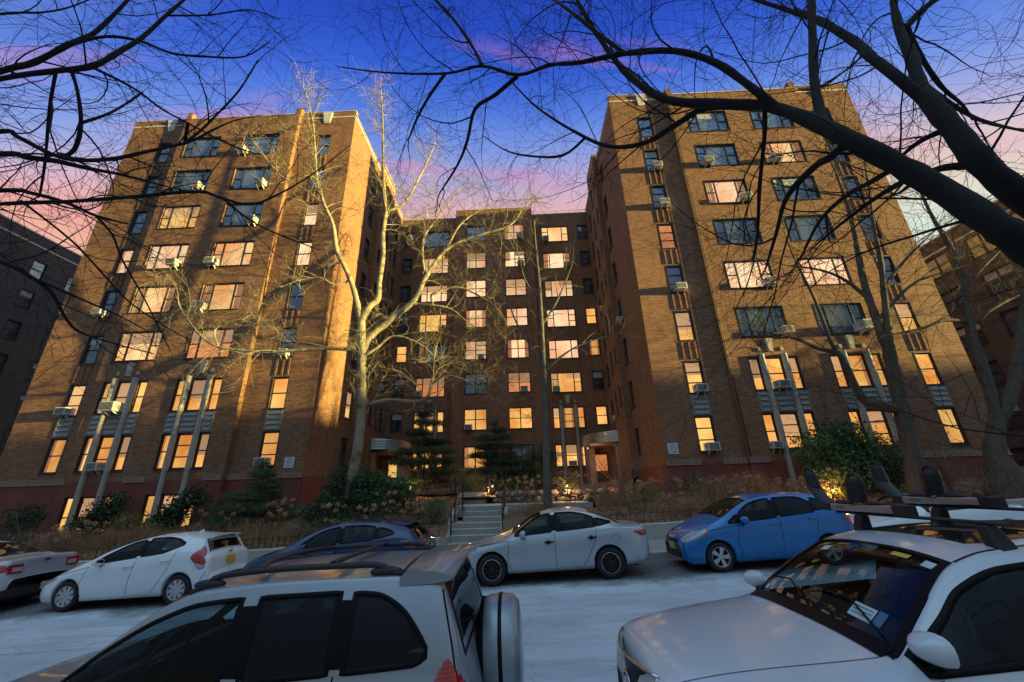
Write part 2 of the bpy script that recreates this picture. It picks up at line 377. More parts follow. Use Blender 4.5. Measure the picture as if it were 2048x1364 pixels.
# ================================================================== RETAINING WALL, STEPS, RAILS
rw = thing('retaining_wall', 'low grey concrete retaining wall along the far sidewalk below the garden', 'wall', (0, 14.1, -1.6))
for xa, xb in ((-60, STX0), (STX1, 60)):
    xs = np.linspace(xa, xb, int((xb-xa)/1.5)+2); P = []
    for x in xs:
        zt = -1.31 + .034*x; zb = zt - 1.2
        P.append([(x, 13.98, zb), (x, 13.98, zt-.02), (x, 14.0, zt), (x, 14.22, zt), (x, 14.24, zt-.02), (x, 14.24, zb)])
    b = MB(); b.grid(np.array(P)); 
    for e in (P[0], P[-1]): b.add(e, [tuple(range(6))])
    o = b.build('wall_panel', CONC, rw, loc=(0, -14.1, 1.6))
# cheek walls either side of steps
b = MB()
for xc in (STX0, STX1):
    P = []
    for y_, zt in ((14.24, -1.42), (15.1, -1.5), (17.0, -.66)):
        P.append([(xc-.1, y_, -2.4), (xc-.1, y_, zt), (xc+.1, y_, zt), (xc+.1, y_, -2.4)])
    b.grid(np.array(P)); b.add(P[0], [(0,1,2,3)])
b.build('cheek_wall', CONC, rw, loc=(0, -14.1, 1.6))
st = thing('concrete_steps', 'flight of six worn concrete steps climbing from the sidewalk to the garden landing', 'steps', (-1.8, 15.2, -1.7))
ZS, RIS = -1.66, .176
def conc_steps():
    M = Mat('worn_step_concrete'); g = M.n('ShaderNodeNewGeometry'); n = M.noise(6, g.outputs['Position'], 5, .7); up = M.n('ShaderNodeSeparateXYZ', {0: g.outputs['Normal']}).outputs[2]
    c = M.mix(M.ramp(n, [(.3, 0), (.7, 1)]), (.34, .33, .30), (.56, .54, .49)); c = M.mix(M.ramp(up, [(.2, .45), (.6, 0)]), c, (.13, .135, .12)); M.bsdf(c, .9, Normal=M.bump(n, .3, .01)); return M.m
STEPM = conc_steps()
b = MB()
for i in range(6):
    x0 = (-2.75 if i < 3 else -2.42); b.box(x0+1.8, -.95+1.8, .3*i, 2.2, -.3 if i == 0 else RIS*i-.02+.04, RIS*(i+1)+.04)
b.build('tread', STEPM, st, bevel=.012)
b = MB(); b.box(STX0+1.8, STX1+1.8, -1.2, .05, -.6, -.02+.03); b.build('apron', SIDEW, st)
ZL = ZS + RIS*6
ld_ = MB(); ld_.box(STX0, 2.6, 17.02, 19.3, ZL-.4, ZL); ld_.build('landing_path', SIDEW, kind='structure')
st2 = thing('upper_steps', 'short second flight of pale steps turning up to the left of the landing', 'steps', (-2.6, 19.3, ZL))
b = MB()
for i in range(3): b.box(-.7, .75, .05+.34*i, 1.6, .16*i-.02, .16*(i+1))
b.build('tread', STEPM, st2, bevel=.01)
sheet('courtyard_path', np.linspace(-10, -1.2, 12), np.array([20.8, 22.2]), lambda x, y: 0*x+ZL+.50, SIDEW, kind='structure')
# fieldstone wall behind the landing
def rocky():
    M = Mat('field_stone'); g = M.obj(); vo = M.n('ShaderNodeTexVoronoi', {'Vector': g, 'Scale': 2.6, 'Randomness': .8}, feature='DISTANCE_TO_EDGE'); n = M.noise(7, g, 5, .7)
    c = M.mix(n, (.20, .18, .15), (.42, .36, .28)); c = M.mix(M.ramp(vo.outputs[0], [(.02, 1), (.07, 0)]), c, (.05, .045, .04)); M.bsdf(c, .9, Normal=M.bump(M.math('ADD', M.ramp(vo.outputs[0], [(0, 0), (.15, 1)]), M.math('MULTIPLY', n, .3)), .8, .06)); return M.m
ROCK = rocky()
sw = thing('stone_wall', 'rough fieldstone garden wall behind the landing of the steps', 'stone wall', (0, 19.4, ZL))
b = MB(); rr = random.Random(4)
x = -1.55
while x < 3.4:
    w = rr.uniform(.4, .7)
    for k, zc in enumerate((.12, .36)):
        b.ell((x+w/2+k*.13, rr.uniform(.0, .1), zc), (w*.56, .24, .16), 10, 6)
    x += w*.9
b.build('stone', ROCK, sw, smooth=True)
bo = MB(); bo.ell((0, 0, .16), (.34, .26, .3), 10, 7, [[1,.1,0],[0,1,.15],[.2,0,1]]); tag(bo.build('boulder', simple('grey_granite', (.24,.25,.25), .9, nscale=6, bump=.4), smooth=True, loc=(8.35, 17.6, float(garden_z(8.35, 17.6)))), 'grey boulder lying on the slope in front of the right wing corner', 'boulder')

def handrail(pts, label, up=.85, grp=None):
    t = thing('handrail', label, 'handrail', tuple(pts[0]))
    o0 = np.array(pts[0]); P = [np.array(p)-o0 for p in pts]
    b = MB(); top = [p + [0, 0, up] for p in P]
    top = [top[0]+np.array([-.0, -.18, -.12])] + top; b.tube(top, .03, 6)
    b.tube([p + [0, 0, up*.45] for p in P], .018, 5); b.build('rail', BLACKM, t)
    for p in P:
        q = MB(); q.box(p[0]-.025, p[0]+.025, p[1]-.025, p[1]+.025, p[2]-.15, p[2]+up); q.ell((p[0], p[1], p[2]+up+.03), (.035,.035,.035), 6, 4); q.build('post', BLACKM, t)
z5 = ZS + RIS*6
handrail([(-2.72, 15.3, ZS+.1), (-2.7, 16.0, ZS+.5), (-2.55, 16.9, z5)], 'black iron handrail on the left of the lower steps, beside the small evergreen bush')
handrail([(-.88, 15.3, ZS+.1), (-.88, 16.1, ZS+.5), (-.88, 17.0, z5)], 'black iron handrail on the right of the lower steps, beside the dry hydrangeas')
handrail([(-3.45, 19.35, ZL), (-3.45, 20.4, ZL+.45)], 'black iron handrail on the left of the upper steps')
handrail([(-1.78, 19.35, ZL), (-1.78, 20.4, ZL+.45)], 'black iron handrail at the upper steps, next to the fieldstone wall')
# low wire garden fence on the wall, right of steps
def low_fence(xa, xb, label, y=14.45):
    t = thing('garden_fence', label, 'fence', (xa, y, -1.35+.034*xa)); b = MB()
    n = int((xb-xa)/.22)
    for i in range(n+1):
        x = i*.22; z = .034*x; b.box(x-.008, x+.008, -.008, .008, z-.1, z+.36 + (.05 if i % 4 == 0 else 0))
    b.tube([(0, 0, .33), ((xb-xa), 0, .33+.034*(xb-xa))], .01, 5); b.tube([(0, 0, .1), ((xb-xa), 0, .1+.034*(xb-xa))], .008, 5)
    b.build('iron_bars', BLACKM, t)
low_fence(1.2, 12.5, 'low black iron garden fence on the retaining wall right of the steps')
low_fence(-14.5, -3.2, 'low black iron garden fence on the retaining wall left of the steps')

# ================================================================== WINDOWS
WIN = {}
H0, WN = 1.64, .82
def window_proto(kind, w, h, lit, var=0):
    """origin: top centre of opening, on the wall plane; outward is -y"""
    key = (kind, round(w, 2), round(h, 2), lit, var)
    if key in WIN: return WIN[key]
    fr = MB(); y0, y1 = .075, .135; f = .055
    fr.box(-w/2, -w/2+f, y0, y1, -h, 0); fr.box(w/2-f, w/2, y0, y1, -h, 0); fr.box(-w/2+f, w/2-f, y0, y1, -f, 0); fr.box(-w/2+f, w/2-f, y0, y1, -h, -h+f)
    fr.box(-w/2-.05, w/2+.05, -.05, .16, -h-.06, -h-.002)
    fr.box(-w/2-.03, -w/2, -.018, .04, -h, .0); fr.box(w/2, w/2+.03, -.018, .04, -h, 0); fr.box(-w/2-.03, w/2+.03, -.022, .04, .001, .05)
    def dh(xa, xb, n=2, yy=(.06, .13)):
        for k in range(1, n):
            z = -h*k/n; fr.box(xa, xb, yy[0], yy[1], z-.028, z+.028)
    def mul(x): fr.box(x-.04, x+.04, .05, .14, -h+f, -f)
    if kind == 'N': dh(-w/2+f, w/2-f)
    if kind == 'N3': dh(-w/2+f, w/2-f, 3)
    if kind in ('W3', 'W3a', 'W3b'):
        a = w*.235; mul(-w/2+a); mul(w/2-a); dh(-w/2+f, -w/2+a-.04, 3 if kind == 'W3a' else 2); dh(w/2-a+.04, w/2-f, 3 if kind == 'W3b' else 2)
    if kind == 'W2': mul(0); dh(-w/2+f, -.04); dh(.04, w/2-f, 2)
    if kind == 'W2a': mul(0); dh(-w/2+f, -.04, 2); dh(.04, w/2-f, 4)
    frm = fr.build('window', FRAMEM); COL.objects.unlink(frm)
    pn = MB(); pn.box(-w/2+.04, w/2-.04, .105, .118, -h+.04, -.04)
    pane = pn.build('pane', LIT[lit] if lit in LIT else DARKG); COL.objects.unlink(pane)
    bl = None
    if lit == 'b':
        q = MB(); q.box(-w/2+f, w/2-f, .098, .104, -h*.35, -f); bl = q.build('blind', BLIND); COL.objects.unlink(bl)
    elif lit in LIT and var in (1, 2, 3):
        q = MB(); nm = 'blind' if var < 3 else 'curtain'
        if var == 1: q.box(-w/2+f, w/2-f, .098, .104, -h*.42, -f)
        if var == 2: q.box(-w/2+f, (-w/2+f+w*.23) if w > 1.5 else w/2-f, .098, .104, -h*.62, -f); (q.box(w*.02, w/2-f, .098, .104, -h*.3, -f) if w > 1.5 else None)
        if var == 3:
            for sx in (-1, 1):
                P = [[(sx*(w/2-f-w*.17*k/6), .100+.006*math.sin(k*2.4), z) for k in range(7)] for z in (-h+f, -f)]; q.grid(np.array(P), flip=sx < 0)
        bl = q.build(nm, SHADE if var < 3 else CURT); COL.objects.unlink(bl)
    elif lit == 'd' and var == 1:
        q = MB(); q.box(-w/2+f, w/2-f, .098, .104, -h*.3, -f); bl = q.build('blind', BLIND); COL.objects.unlink(bl)
    WIN[key] = (frm, pane, bl); return WIN[key]
NWIN = [0]
def window(parent, kind, w, h, lit, loc, rz=0):
    var = (NWIN[0]*7+int(abs(loc[2])*3)) % 5; var = var if lit != 'd' else (1 if (NWIN[0]*5+3) % 7 == 0 else 0)
    fr, pa, bl = window_proto(kind, w, h, lit, var)
    a = fr.copy(); COL.objects.link(a); a.parent = parent; a.location = loc; a.rotation_euler = (0, 0, rz)
    c = pa.copy(); COL.objects.link(c); c.parent = a
    if bl: d = bl.copy(); COL.objects.link(d); d.parent = a
    NWIN[0] += 1; return a

def wall_plane(mb, O, u, n, u0, u1, z0, z1, holes, depth=.16):
    """O origin, u along-wall dir, n outward normal; holes (ua,ub,za,zb)"""
    O = np.array(O, float); u = np.array(u, float); n = np.array(n, float); k = np.array([0, 0, 1.0])
    us = sorted({u0, u1, *[h[0] for h in holes], *[h[1] for h in holes]}); zs = sorted({z0, z1, *[h[2] for h in holes], *[h[3] for h in holes]})
    us = [q for q in us if u0 <= q <= u1]; zs = [q for q in zs if z0 <= q <= z1]
    flip = np.dot(np.cross(u, k), n) < 0
    def q4(a, b, c, d): mb.quad(*( (a, d, c, b) if flip else (a, b, c, d) ))
    P = lambda uu, zz, d=0: O + u*uu + k*zz - n*d
    for a, b_ in zip(us, us[1:]):
        for c, d in zip(zs, zs[1:]):
            mu, mz = (a+b_)/2, (c+d)/2
            if any(h[0] < mu < h[1] and h[2] < mz < h[3] for h in holes): continue
            q4(P(a, c), P(b_, c), P(b_, d), P(a, d))
    for a, b_, c, d in holes:
        q4(P(a, c), P(a, c, depth), P(a, d, depth), P(a, d)); q4(P(b_, c, depth), P(b_, c), P(b_, d), P(b_, d, depth))
        q4(P(a, d), P(a, d, depth), P(b_, d, depth), P(b_, d)); q4(P(a, c, depth), P(a, c), P(b_, c), P(b_, c, depth))
        q4(P(a, c, depth+.001), P(b_, c, depth+.001), P(b_, d, depth+.001), P(a, d, depth+.001))

# ================================================================== THE APARTMENT BUILDING
BLD = thing('apartment_building', 'tall U-shaped brick apartment building with two wings, a courtyard and many lit windows', 'building', (0, 0, 0))
ZT = lambda r: 3.0 + 2.8*(r-1)                      # head of the windows of row r (row 0 = basement)
ROOF = 24.3
FY = 19.4
PL, PR = .30, .20
ACS = []                                            # (x, y, z, rz, label)
ORD = {0: 'basement', 1: 'ground-floor', 2: 'second-floor', 3: 'third-floor', 4: 'fourth-floor', 5: 'fifth-floor', 6: 'sixth-floor', 7: 'seventh-floor', 8: 'top-floor'}

fr_cols = []   # name, x0, x1, Y, lit codes rows 8..1, kinds rows 8..1
fr_cols.append(('far-left narrow column of the left wing', -23.86, -23.06, FY+PL, 'dddkddpa', ['N']*6+['N3', 'N']))
fr_cols.append(('left wide column of the left wing', -21.78, -19.45, FY, 'ddykppya', ['W3']*6+['P', 'P']))
fr_cols.append(('right wide column of the left wing', -17.88, -15.5, FY, 'dddppoaa', ['W3']*4+['W3a', 'W3', 'P', 'P']))
fr_cols.append(('narrow column of the left wing near the courtyard', -13.02, -12.20, FY+PL, 'ddkkddaa', ['N']*7+['N3']))
fr_cols.append(('narrow column of the right wing near the courtyard', 8.28, 9.09, FY+PR, 'dddodaaa', ['N', 'N3', 'N3', 'N3', 'N3', 'N', 'N3', 'N3']))
fr_cols.append(('left wide column of the right wing', 11.42, 13.81, FY, 'ddkdkdaa', ['W3', 'W3a', 'W3', 'W3', 'W3', 'W3b', 'P', 'P']))
fr_cols.append(('right wide column of the right wing', 15.45, 17.87, FY, 'dpddkdaa', ['W3']*6+['P', 'P']))
fr_cols.append(('far-right narrow column of the right wing', 19.77, 20.58, FY+PR, 'dddddaaa', ['N']*8))
CY_L, CY_M, CY_R = 30.8, 30.2, 30.8
fr_cols.append(('left end column of the courtyard facade', -10.35, -9.5, CY_L, 'ddddabbd', ['N']*8))
fr_cols.append(('left wide column of the courtyard facade', -8.58, -6.24, CY_L, 'dkkydoaa', ['W3', 'W3', 'W3', 'W3b', 'W3', 'W3a', 'P', 'P']))
fr_cols.append(('second column of the courtyard facade', -4.53, -2.81, CY_M, 'dkkkkday', ['W2', 'W2', 'W2', 'W2', 'W2a', 'W2', 'W2', 'W2']))
fr_cols.append(('third column of the courtyard facade', -1.11, .65, CY_M, 'kkkkkoad', ['W2', 'W2a', 'W2', 'W2', 'W2', 'W2', 'W2', 'W2']))
fr_cols.append(('right wide column of the courtyard facade', 2.29, 4.70, CY_R, 'pkkkkaaa', ['W3a', 'W3b', 'W3', 'W3b', 'W3', 'W3a', 'P', 'P']))
fr_cols.append(('right end column of the courtyard facade', 5.62, 6.45, CY_R, 'dddaabad', ['N']*8))
holes = {}
louv = []; ribs = MB()
def pbay(x0, x1, Y, r, lit, h):
    a = .50; p = .27
    for xa, xb, k in ((x0, x0+a, 'N'), (x0+a+p, x1-a-p, 'N' if (int(x0)+r) % 2 else 'N3'), (x1-a, x1, 'N')):
        window(BLD, k, xb-xa, h, lit, ((xa+xb)/2, Y, ZT(r))); holes.setdefault(Y, []).append((xa, xb, ZT(r)-h, ZT(r)))
for name, x0, x1, Y, lits, kinds in fr_cols:
    centre = Y > 25; narrow = x1-x0 < 1
    for i, r in enumerate(range(8, 0, -1)):
        h = 1.42 if (centre and narrow) else (1.6 if centre else H0); k = kinds[i]; l = lits[i]
        if centre and narrow and r == 1 and x0 > 0: continue
        if centre and x0 < -10 and r == 1: continue
        if k == 'P': pbay(x0, x1, Y, r, l, h)
        else:
            window(BLD, k, x1-x0, h, l, ((x0+x1)/2, Y, ZT(r))); holes.setdefault(Y, []).append((x0, x1, ZT(r)-h, ZT(r)))
    wing = not centre
    if wing: louv.append((x0, x1, Y))
    if not narrow and kinds[-1] == 'P':
        left = x0 < -12; zb = -1.4 if left else (-.6 if wing else -.1)
        if left:
            pbay(x0, x1, Y, 0, 'y' if x0 > -20 else 'a', 1.75)
        for xc in (x0+.635, x1-.635):
            P = []; pil = MB()
            ztop = ZT(2)+.16; zz = [zb-1.2, ZT(1)-H0-.1, ZT(1)-H0-.08, ZT(1)+.05, ZT(1)+.07, ZT(2)-H0-.1, ZT(2)-H0-.08, ztop]
            rr_ = [.105, .105, .13, .13, .115, .115, .135, .135]
            for z_, r_ in zip(zz, rr_):
                P.append([(xc-r_, Y+.02, z_), (xc-r_, Y-.10, z_), (xc-r_*.6, Y-.10-r_*.6, z_), (xc, Y-.10-r_*.8, z_), (xc+r_*.6, Y-.10-r_*.6, z_), (xc+r_, Y-.10, z_), (xc+r_, Y+.02, z_)])
            pil.grid(np.array(P)); pil.add(P[-1], [tuple(range(7))])
            pil.box(xc-.07, xc+.07, Y-.06, Y+.01, ztop+.18, ztop+.38); pil.build('pillar', PILLAR, BLD)
        xm = (x0+x1)/2
        zt2 = ZT(2)+1.0 if wing else ZT(2)+.95
        bracket = MB(); bracket.add([(xm-.13, Y+.01, ZT(2)+.3), (xm+.13, Y+.01, ZT(2)+.3), (xm+.2, Y+.01, zt2), (xm-.2, Y+.01, zt2), (xm-.09, Y-.07, ZT(2)+.3), (xm+.09, Y-.07, ZT(2)+.3), (xm+.15, Y-.10, zt2), (xm-.15, Y-.10, zt2)],
                    [(0,1,5,4), (1,2,6,5), (2,3,7,6), (3,0,4,7), (4,5,6,7)]); bracket.build('keystone', STONE, BLD)
    if narrow and wing:
        for r in range(2, 8):
            zb, zt = ZT(r)+.12, ZT(r+1)-H0-.1
            for dx in (.06, .41, .72): ribs.box(x0+dx-.045, x0+dx+.045, Y-.045, Y+.01, zb, zt)
    if centre and 1.5 < x1-x0 < 2 :
        for r in (6,) if x0 > -2 else (4,):
            for dx in (.35, .8, 1.25): ribs.box(x0+dx-.05, x0+dx+.05, Y-.04, Y+.01, ZT(r)+.15, ZT(r+1)-1.7)
ribs.build('brick_rib', BRICK, BLD)
for x0, x1, Y in louv:
    b = MB(); zb, zt = ZT(1)+.07, ZT(2)-H0-.07
    segs = [(x0, x1)] if x1-x0 < 1 else [(x0, x0+.5), (x0+.77, x1-.77), (x1-.5, x1)]
    b.box(x0-.02, x1+.02, Y-.02, Y+.005, zb, zt)
    for a, c in segs:
        b.box(a+.0, a+.05, Y-.05, Y-.019, zb, zt); b.box(c-.05, c, Y-.05, Y-.019, zb, zt)
        for k in range(4):
            z = zb + (zt-zb)*(k+.35)/4; b.add([(a+.07, Y-.02, z), (c-.07, Y-.02, z), (c-.07, Y-.085, z-.03), (a+.07, Y-.085, z-.03), (a+.07, Y-.02, z+.16), (c-.07, Y-.02, z+.16)], [(0,1,2,3), (3,2,5,4), (0,3,4), (1,5,2)])
    b.build('louvre_panel', LOUVRE, BLD)

# inner courtyard walls
XLI, XRI = -10.7, 6.58
YC = [23.85, 25.2, 26.5, 28.15, 29.5]
inner = {}
smallw = {('L', 0): 'ddbdddda', ('L', 3): 'ddddddda'}
inner_list = []
for side, X_ in (('L', XLI), ('R', XRI)):
    for ci, yc in enumerate(YC):
        w = .86 if ci in (0, 3) else (.5 if ci != 4 else .8)
        for r in range(8, 0 if ci in (0,) else 1, -1):
            h = H0 if ci != 1 else 1.2
            if ci in (1, 2) and side == 'R' and r < 2: continue
            zt = ZT(r)+.12; x_ = X_ + (0.35 if side == 'L' else -.35)*(24.6 < yc < 27.4)
            l = 'y' if (side == 'L' and ci == 0 and r == 2) else 'd'
            inner_list.append((side, yc, w, h, zt, x_, l)); inner.setdefault(side, []).append((yc-w/2, yc+w/2, zt-h, zt))
# one mesh for the many slivers of window seen edge-on in the courtyard walls
iw = MB(); ig = MB()
for side, yc, w, h, zt, x_, l in inner_list:
    s = -1 if side == 'L' else 1                     # into the wall
    def bx(mb, ya, yb, d0, d1, za, zb):
        xa, xb = sorted((x_+s*d0, x_+s*d1)); mb.box(xa, xb, ya, yb, za, zb)
    if l == 'y':
        window(BLD, 'N', w, h, 'y', (x_, yc, zt), rz=math.pi/2); continue
    bx(iw, yc-w/2, yc-w/2+.05, .07, .13, zt-h, zt); bx(iw, yc+w/2-.05, yc+w/2, .07, .13, zt-h, zt); bx(iw, yc-w/2, yc+w/2, .07, .13, zt-.05, zt)
    bx(iw, yc-w/2, yc+w/2, .06, .13, zt-h/2-.03, zt-h/2+.03); bx(iw, yc-w/2-.04, yc+w/2+.04, -.05, .14, zt-h-.05, zt-h+.05); bx(ig, yc-w/2+.03, yc+w/2-.03, .1, .11, zt-h+.03, zt-.03)
iwo = iw.build('courtyard_side_windows', FRAMEM, BLD, kind='stuff'); ig.build('pane', DARKG, iwo)

# brick skin
def skin(name, segs, mat=BRICK):
    b = MB()
    for s in segs: wall_plane(b, *s)
    return b.build(name, mat, BLD)
EX, EY = (1, 0, 0), (0, 1, 0); SB = .86            # top of the stucco base
BZ = -3.0
def front(Y, xa, xb, z0=SB, z1=ROOF): return ((0, Y, 0), EX, (0, -1, 0), xa, xb, z0, z1, [h for h in holes.get(Y, []) if xa-.01 <= h[0] and h[1] <= xb+.01])
def sidew(X_, ya, yb, nx, z0=SB, z1=ROOF, hl=()): return ((X_, 0, 0), EY, (nx, 0, 0), ya, yb, z0, z1, list(hl))
LX0, LM0, LM1, LX1 = -26.2, -22.3, -14.4, XLI
RX0, RM0, RM1, RX1 = XRI, 10.35, 18.75, 22.3
def uni(z0, z1):
    G = []
    G += [front(FY+PL, LX0, LM0, z0, z1), front(FY, LM0, LM1, z0, z1), front(FY+PL, LM1, LX1, z0, z1), sidew(LM0, FY, FY+PL, -1, z0, z1), sidew(LM1, FY, FY+PL, 1, z0, z1)]
    G += [front(FY+PR, RX0, RM0, z0, z1), front(FY, RM0, RM1, z0, z1), front(FY+PR, RM1, RX1, z0, z1), sidew(RM0, FY, FY+PR, -1, z0, z1), sidew(RM1, FY, FY+PR, 1, z0, z1)]
    return G
def clipholes(segs, z0, z1):
    r = []
    for s in segs:
        hs = [h for h in s[7] if h[3] > z0 and h[2] < z1]; hs = [(h[0], h[1], max(h[2], z0), min(h[3], z1)) for h in hs]; r.append((*s[:7], hs))
    return r
skin('front_wall', clipholes(uni(SB, ROOF), SB, ROOF))
skin('stucco_base', clipholes(uni(BZ, SB), BZ, SB), STUCCO)
hl, hr = inner['L'], inner['R']
def innerw(X_, nx, hs):
    st_ = -nx*0
    off = .35*nx
    A = [h for h in hs if h[1] < 24.6]; Bm = [h for h in hs if 24.6 < h[0] and h[1] < 27.4]; C = [h for h in hs if h[0] > 27.3]
    ys = FY + (PL if nx > 0 else PR)
    return [sidew(X_, ys, 24.6, nx, SB, ROOF, A), sidew(X_+off, 24.6, 27.35, nx, SB, ROOF, Bm), sidew(X_, 27.35, 30.8, nx, SB, ROOF, C),
            ((0, 24.6, 0), EX, (0, -1, 0), min(X_, X_+off), max(X_, X_+off), SB, ROOF, []), ((0, 27.35, 0), EX, (0, 1, 0), min(X_, X_+off), max(X_, X_+off), SB, ROOF, [])]
skin('courtyard_side_wall', innerw(XLI, 1, hl) + innerw(XRI, -1, hr))
skin('stucco_base', [sidew(XLI+.02, FY+PL, 30.8, 1, BZ, SB), sidew(XLI+.36, 24.59, 27.36, 1, BZ, SB), sidew(XRI-.02, FY+PR, 30.8, -1, BZ, SB), sidew(XRI-.36, 24.59, 27.36, -1, BZ, SB), sidew(LX0-.01, FY+PL, 46, -1, BZ, SB), sidew(RX1+.01, FY+PR, 46, 1, BZ, SB)], STUCCO)
skin('outer_side_wall', [sidew(LX0, FY+PL, 46, -1), sidew(RX1, FY+PR, 46, 1)])
skin('courtyard_facade', [front(CY_L, XLI, -5.55, -.4, ROOF-.3), front(CY_M, -5.55, 1.47, -.4, ROOF+.1), front(CY_R, 1.47, XRI, -.4, ROOF-.3), sidew(-5.55, CY_M, CY_L, -1, -.4, ROOF+.1), sidew(1.47, CY_M, CY_R, 1, -.4, ROOF+.1)])
b = MB(); b.box(LX0+.3, LX1-.3, FY+.6, 46, ROOF-.9, ROOF-.6); b.box(RX0+.3, RX1-.3, FY+.6, 46, ROOF-.9, ROOF-.6); b.box(LX1-.3, RX0+.3, 31.2, 46, ROOF-.9, ROOF-.6); b.box(LX0, RX1, 45.7, 46, BZ, ROOF)
b.build('roof', simple('roof_tar', (.04,.04,.04), .9), BLD)
# parapets, copings, white scuppers
par = MB(); cop = MB(); key = MB()
for xa, xb, Y in ((LX0, LM0, FY+PL), (LM1, LX1, FY+PL), (RX0, RM0, FY+PR), (RM1, RX1, FY+PR)):
    inn = None
    par.box(xa, xb, Y, Y+.32, ROOF, ROOF+.42); cop.box(xa-.02, xb+.02, Y-.03, Y-.001, ROOF-.18, ROOF-.06)
    cop.box(xa-.02, xb+.02, Y-.02, Y+.34, ROOF+.421, ROOF+.46)
    xm = {LX0: -23.46, LM1: -12.6, RX0: 8.68, RM1: 20.17}[xa]
    key.add([(xm-.2, Y-.03, ROOF-.62), (xm+.2, Y-.03, ROOF-.62), (xm+.32, Y-.12, ROOF+.30), (xm-.32, Y-.12, ROOF+.30), (xm-.2, Y, ROOF-.62), (xm+.2, Y, ROOF-.62), (xm+.32, Y, ROOF+.3), (xm-.32, Y, ROOF+.3)], [(0,1,2,3), (0,3,7,4), (1,5,6,2), (3,2,6,7), (0,4,5,1)])
for xc, Y in ((LM0+.0, FY), (LM1-.3, FY), (RM0, FY), (RM1-.3, FY)): par.box(xc, xc+.34, Y-.02, Y+.5, ROOF-.02, ROOF+.62)
for xa, xb, Y in ((LM0+.36, LM1-.32, FY), (RM0+.36, RM1-.32, FY), (XLI, -5.55, CY_L), (-5.55, 1.47, CY_M), (1.47, XRI, CY_R)):
    z = ROOF if Y < 25 else (ROOF+.1 if Y == CY_M else ROOF-.3); cop.box(xa, xb, Y-.03, Y+.3, z+.001, z+.07)
for X_, nx in ((XLI, 1), (XRI, -1)):
    for ya, yb, o_ in ((FY+.35, 24.6, 0), (24.6, 27.35, .35), (27.35, 31, 0)):
        x_ = X_+nx*o_; xa, xb = sorted((x_-nx*.3, x_)); hgt = .42 if o_ else .12
        par.box(xa, xb, ya, yb, ROOF, ROOF+hgt); xa, xb = sorted((x_-nx*.32, x_+nx*.03)); cop.box(xa, xb, ya, yb, ROOF+hgt+.001, ROOF+hgt+.05)
        xa, xb = sorted((x_+nx*.001, x_+nx*.03)); cop.box(xa, xb, ya, yb, ROOF-.18, ROOF-.06)
par.build('parapet', BRICK, BLD); cop.build('coping', COPING, BLD); key.build('scupper', WHITEM, BLD)
b = MB()
for xa, xb, Y, z in ((XLI, -5.6, CY_L, ROOF-.3), (1.5, XRI, CY_R, ROOF-.3)):
    b.tube([(xa, Y+.1, z+.42), (xb, Y+.1, z+.42)], .03, 5)
    for x in np.arange(xa+.2, xb, 1.1): b.box(x-.02, x+.02, Y+.08, Y+.12, z+.05, z+.42)
    b.box(xa+2.2, xa+2.26, Y+.2, Y+.26, z, z+1.3)
b.build('roof_railing', WHITEM, BLD)
# soldier course on the stucco line
b = MB()
for xa, xb, Y in ((LX0, LM0, FY+PL), (LM0, -22.0, FY), (-19.2, -18.1, FY), (-15.3, LM1, FY), (LM1, LX1, FY+PL), (RX0, 8.2, FY+PR), (9.2, RM0, FY+PR), (RM0, 11.3, FY), (13.95, 15.3, FY), (18.0, RM1, FY), (RM1, RX1, FY+PR)):
    x = xa+.03
    while x < xb-.08: b.box(x, x+.07, Y-.035, Y+.002, SB-.02, SB+.2); x += .115
    b.box(xa, xb, Y-.05, Y+.001, SB-.07, SB-.025)
b.build('soldier_course', simple('pale_edge_brick', (.33,.235,.18), .85, nscale=9, var=.4), BLD)
b = MB(); b.tube([(10.42, FY-.04, ROOF), (10.42, FY-.04, SB+.2)], .025, 5); b.build('conduit', BLACKM, BLD)
b = MB()
for k in range(3): b.box(9.3+k*.13, 9.38+k*.13, FY+PR-.03, FY+PR+.01, .85, 1.3)
b.build('wall_vent', GRILLE, BLD)

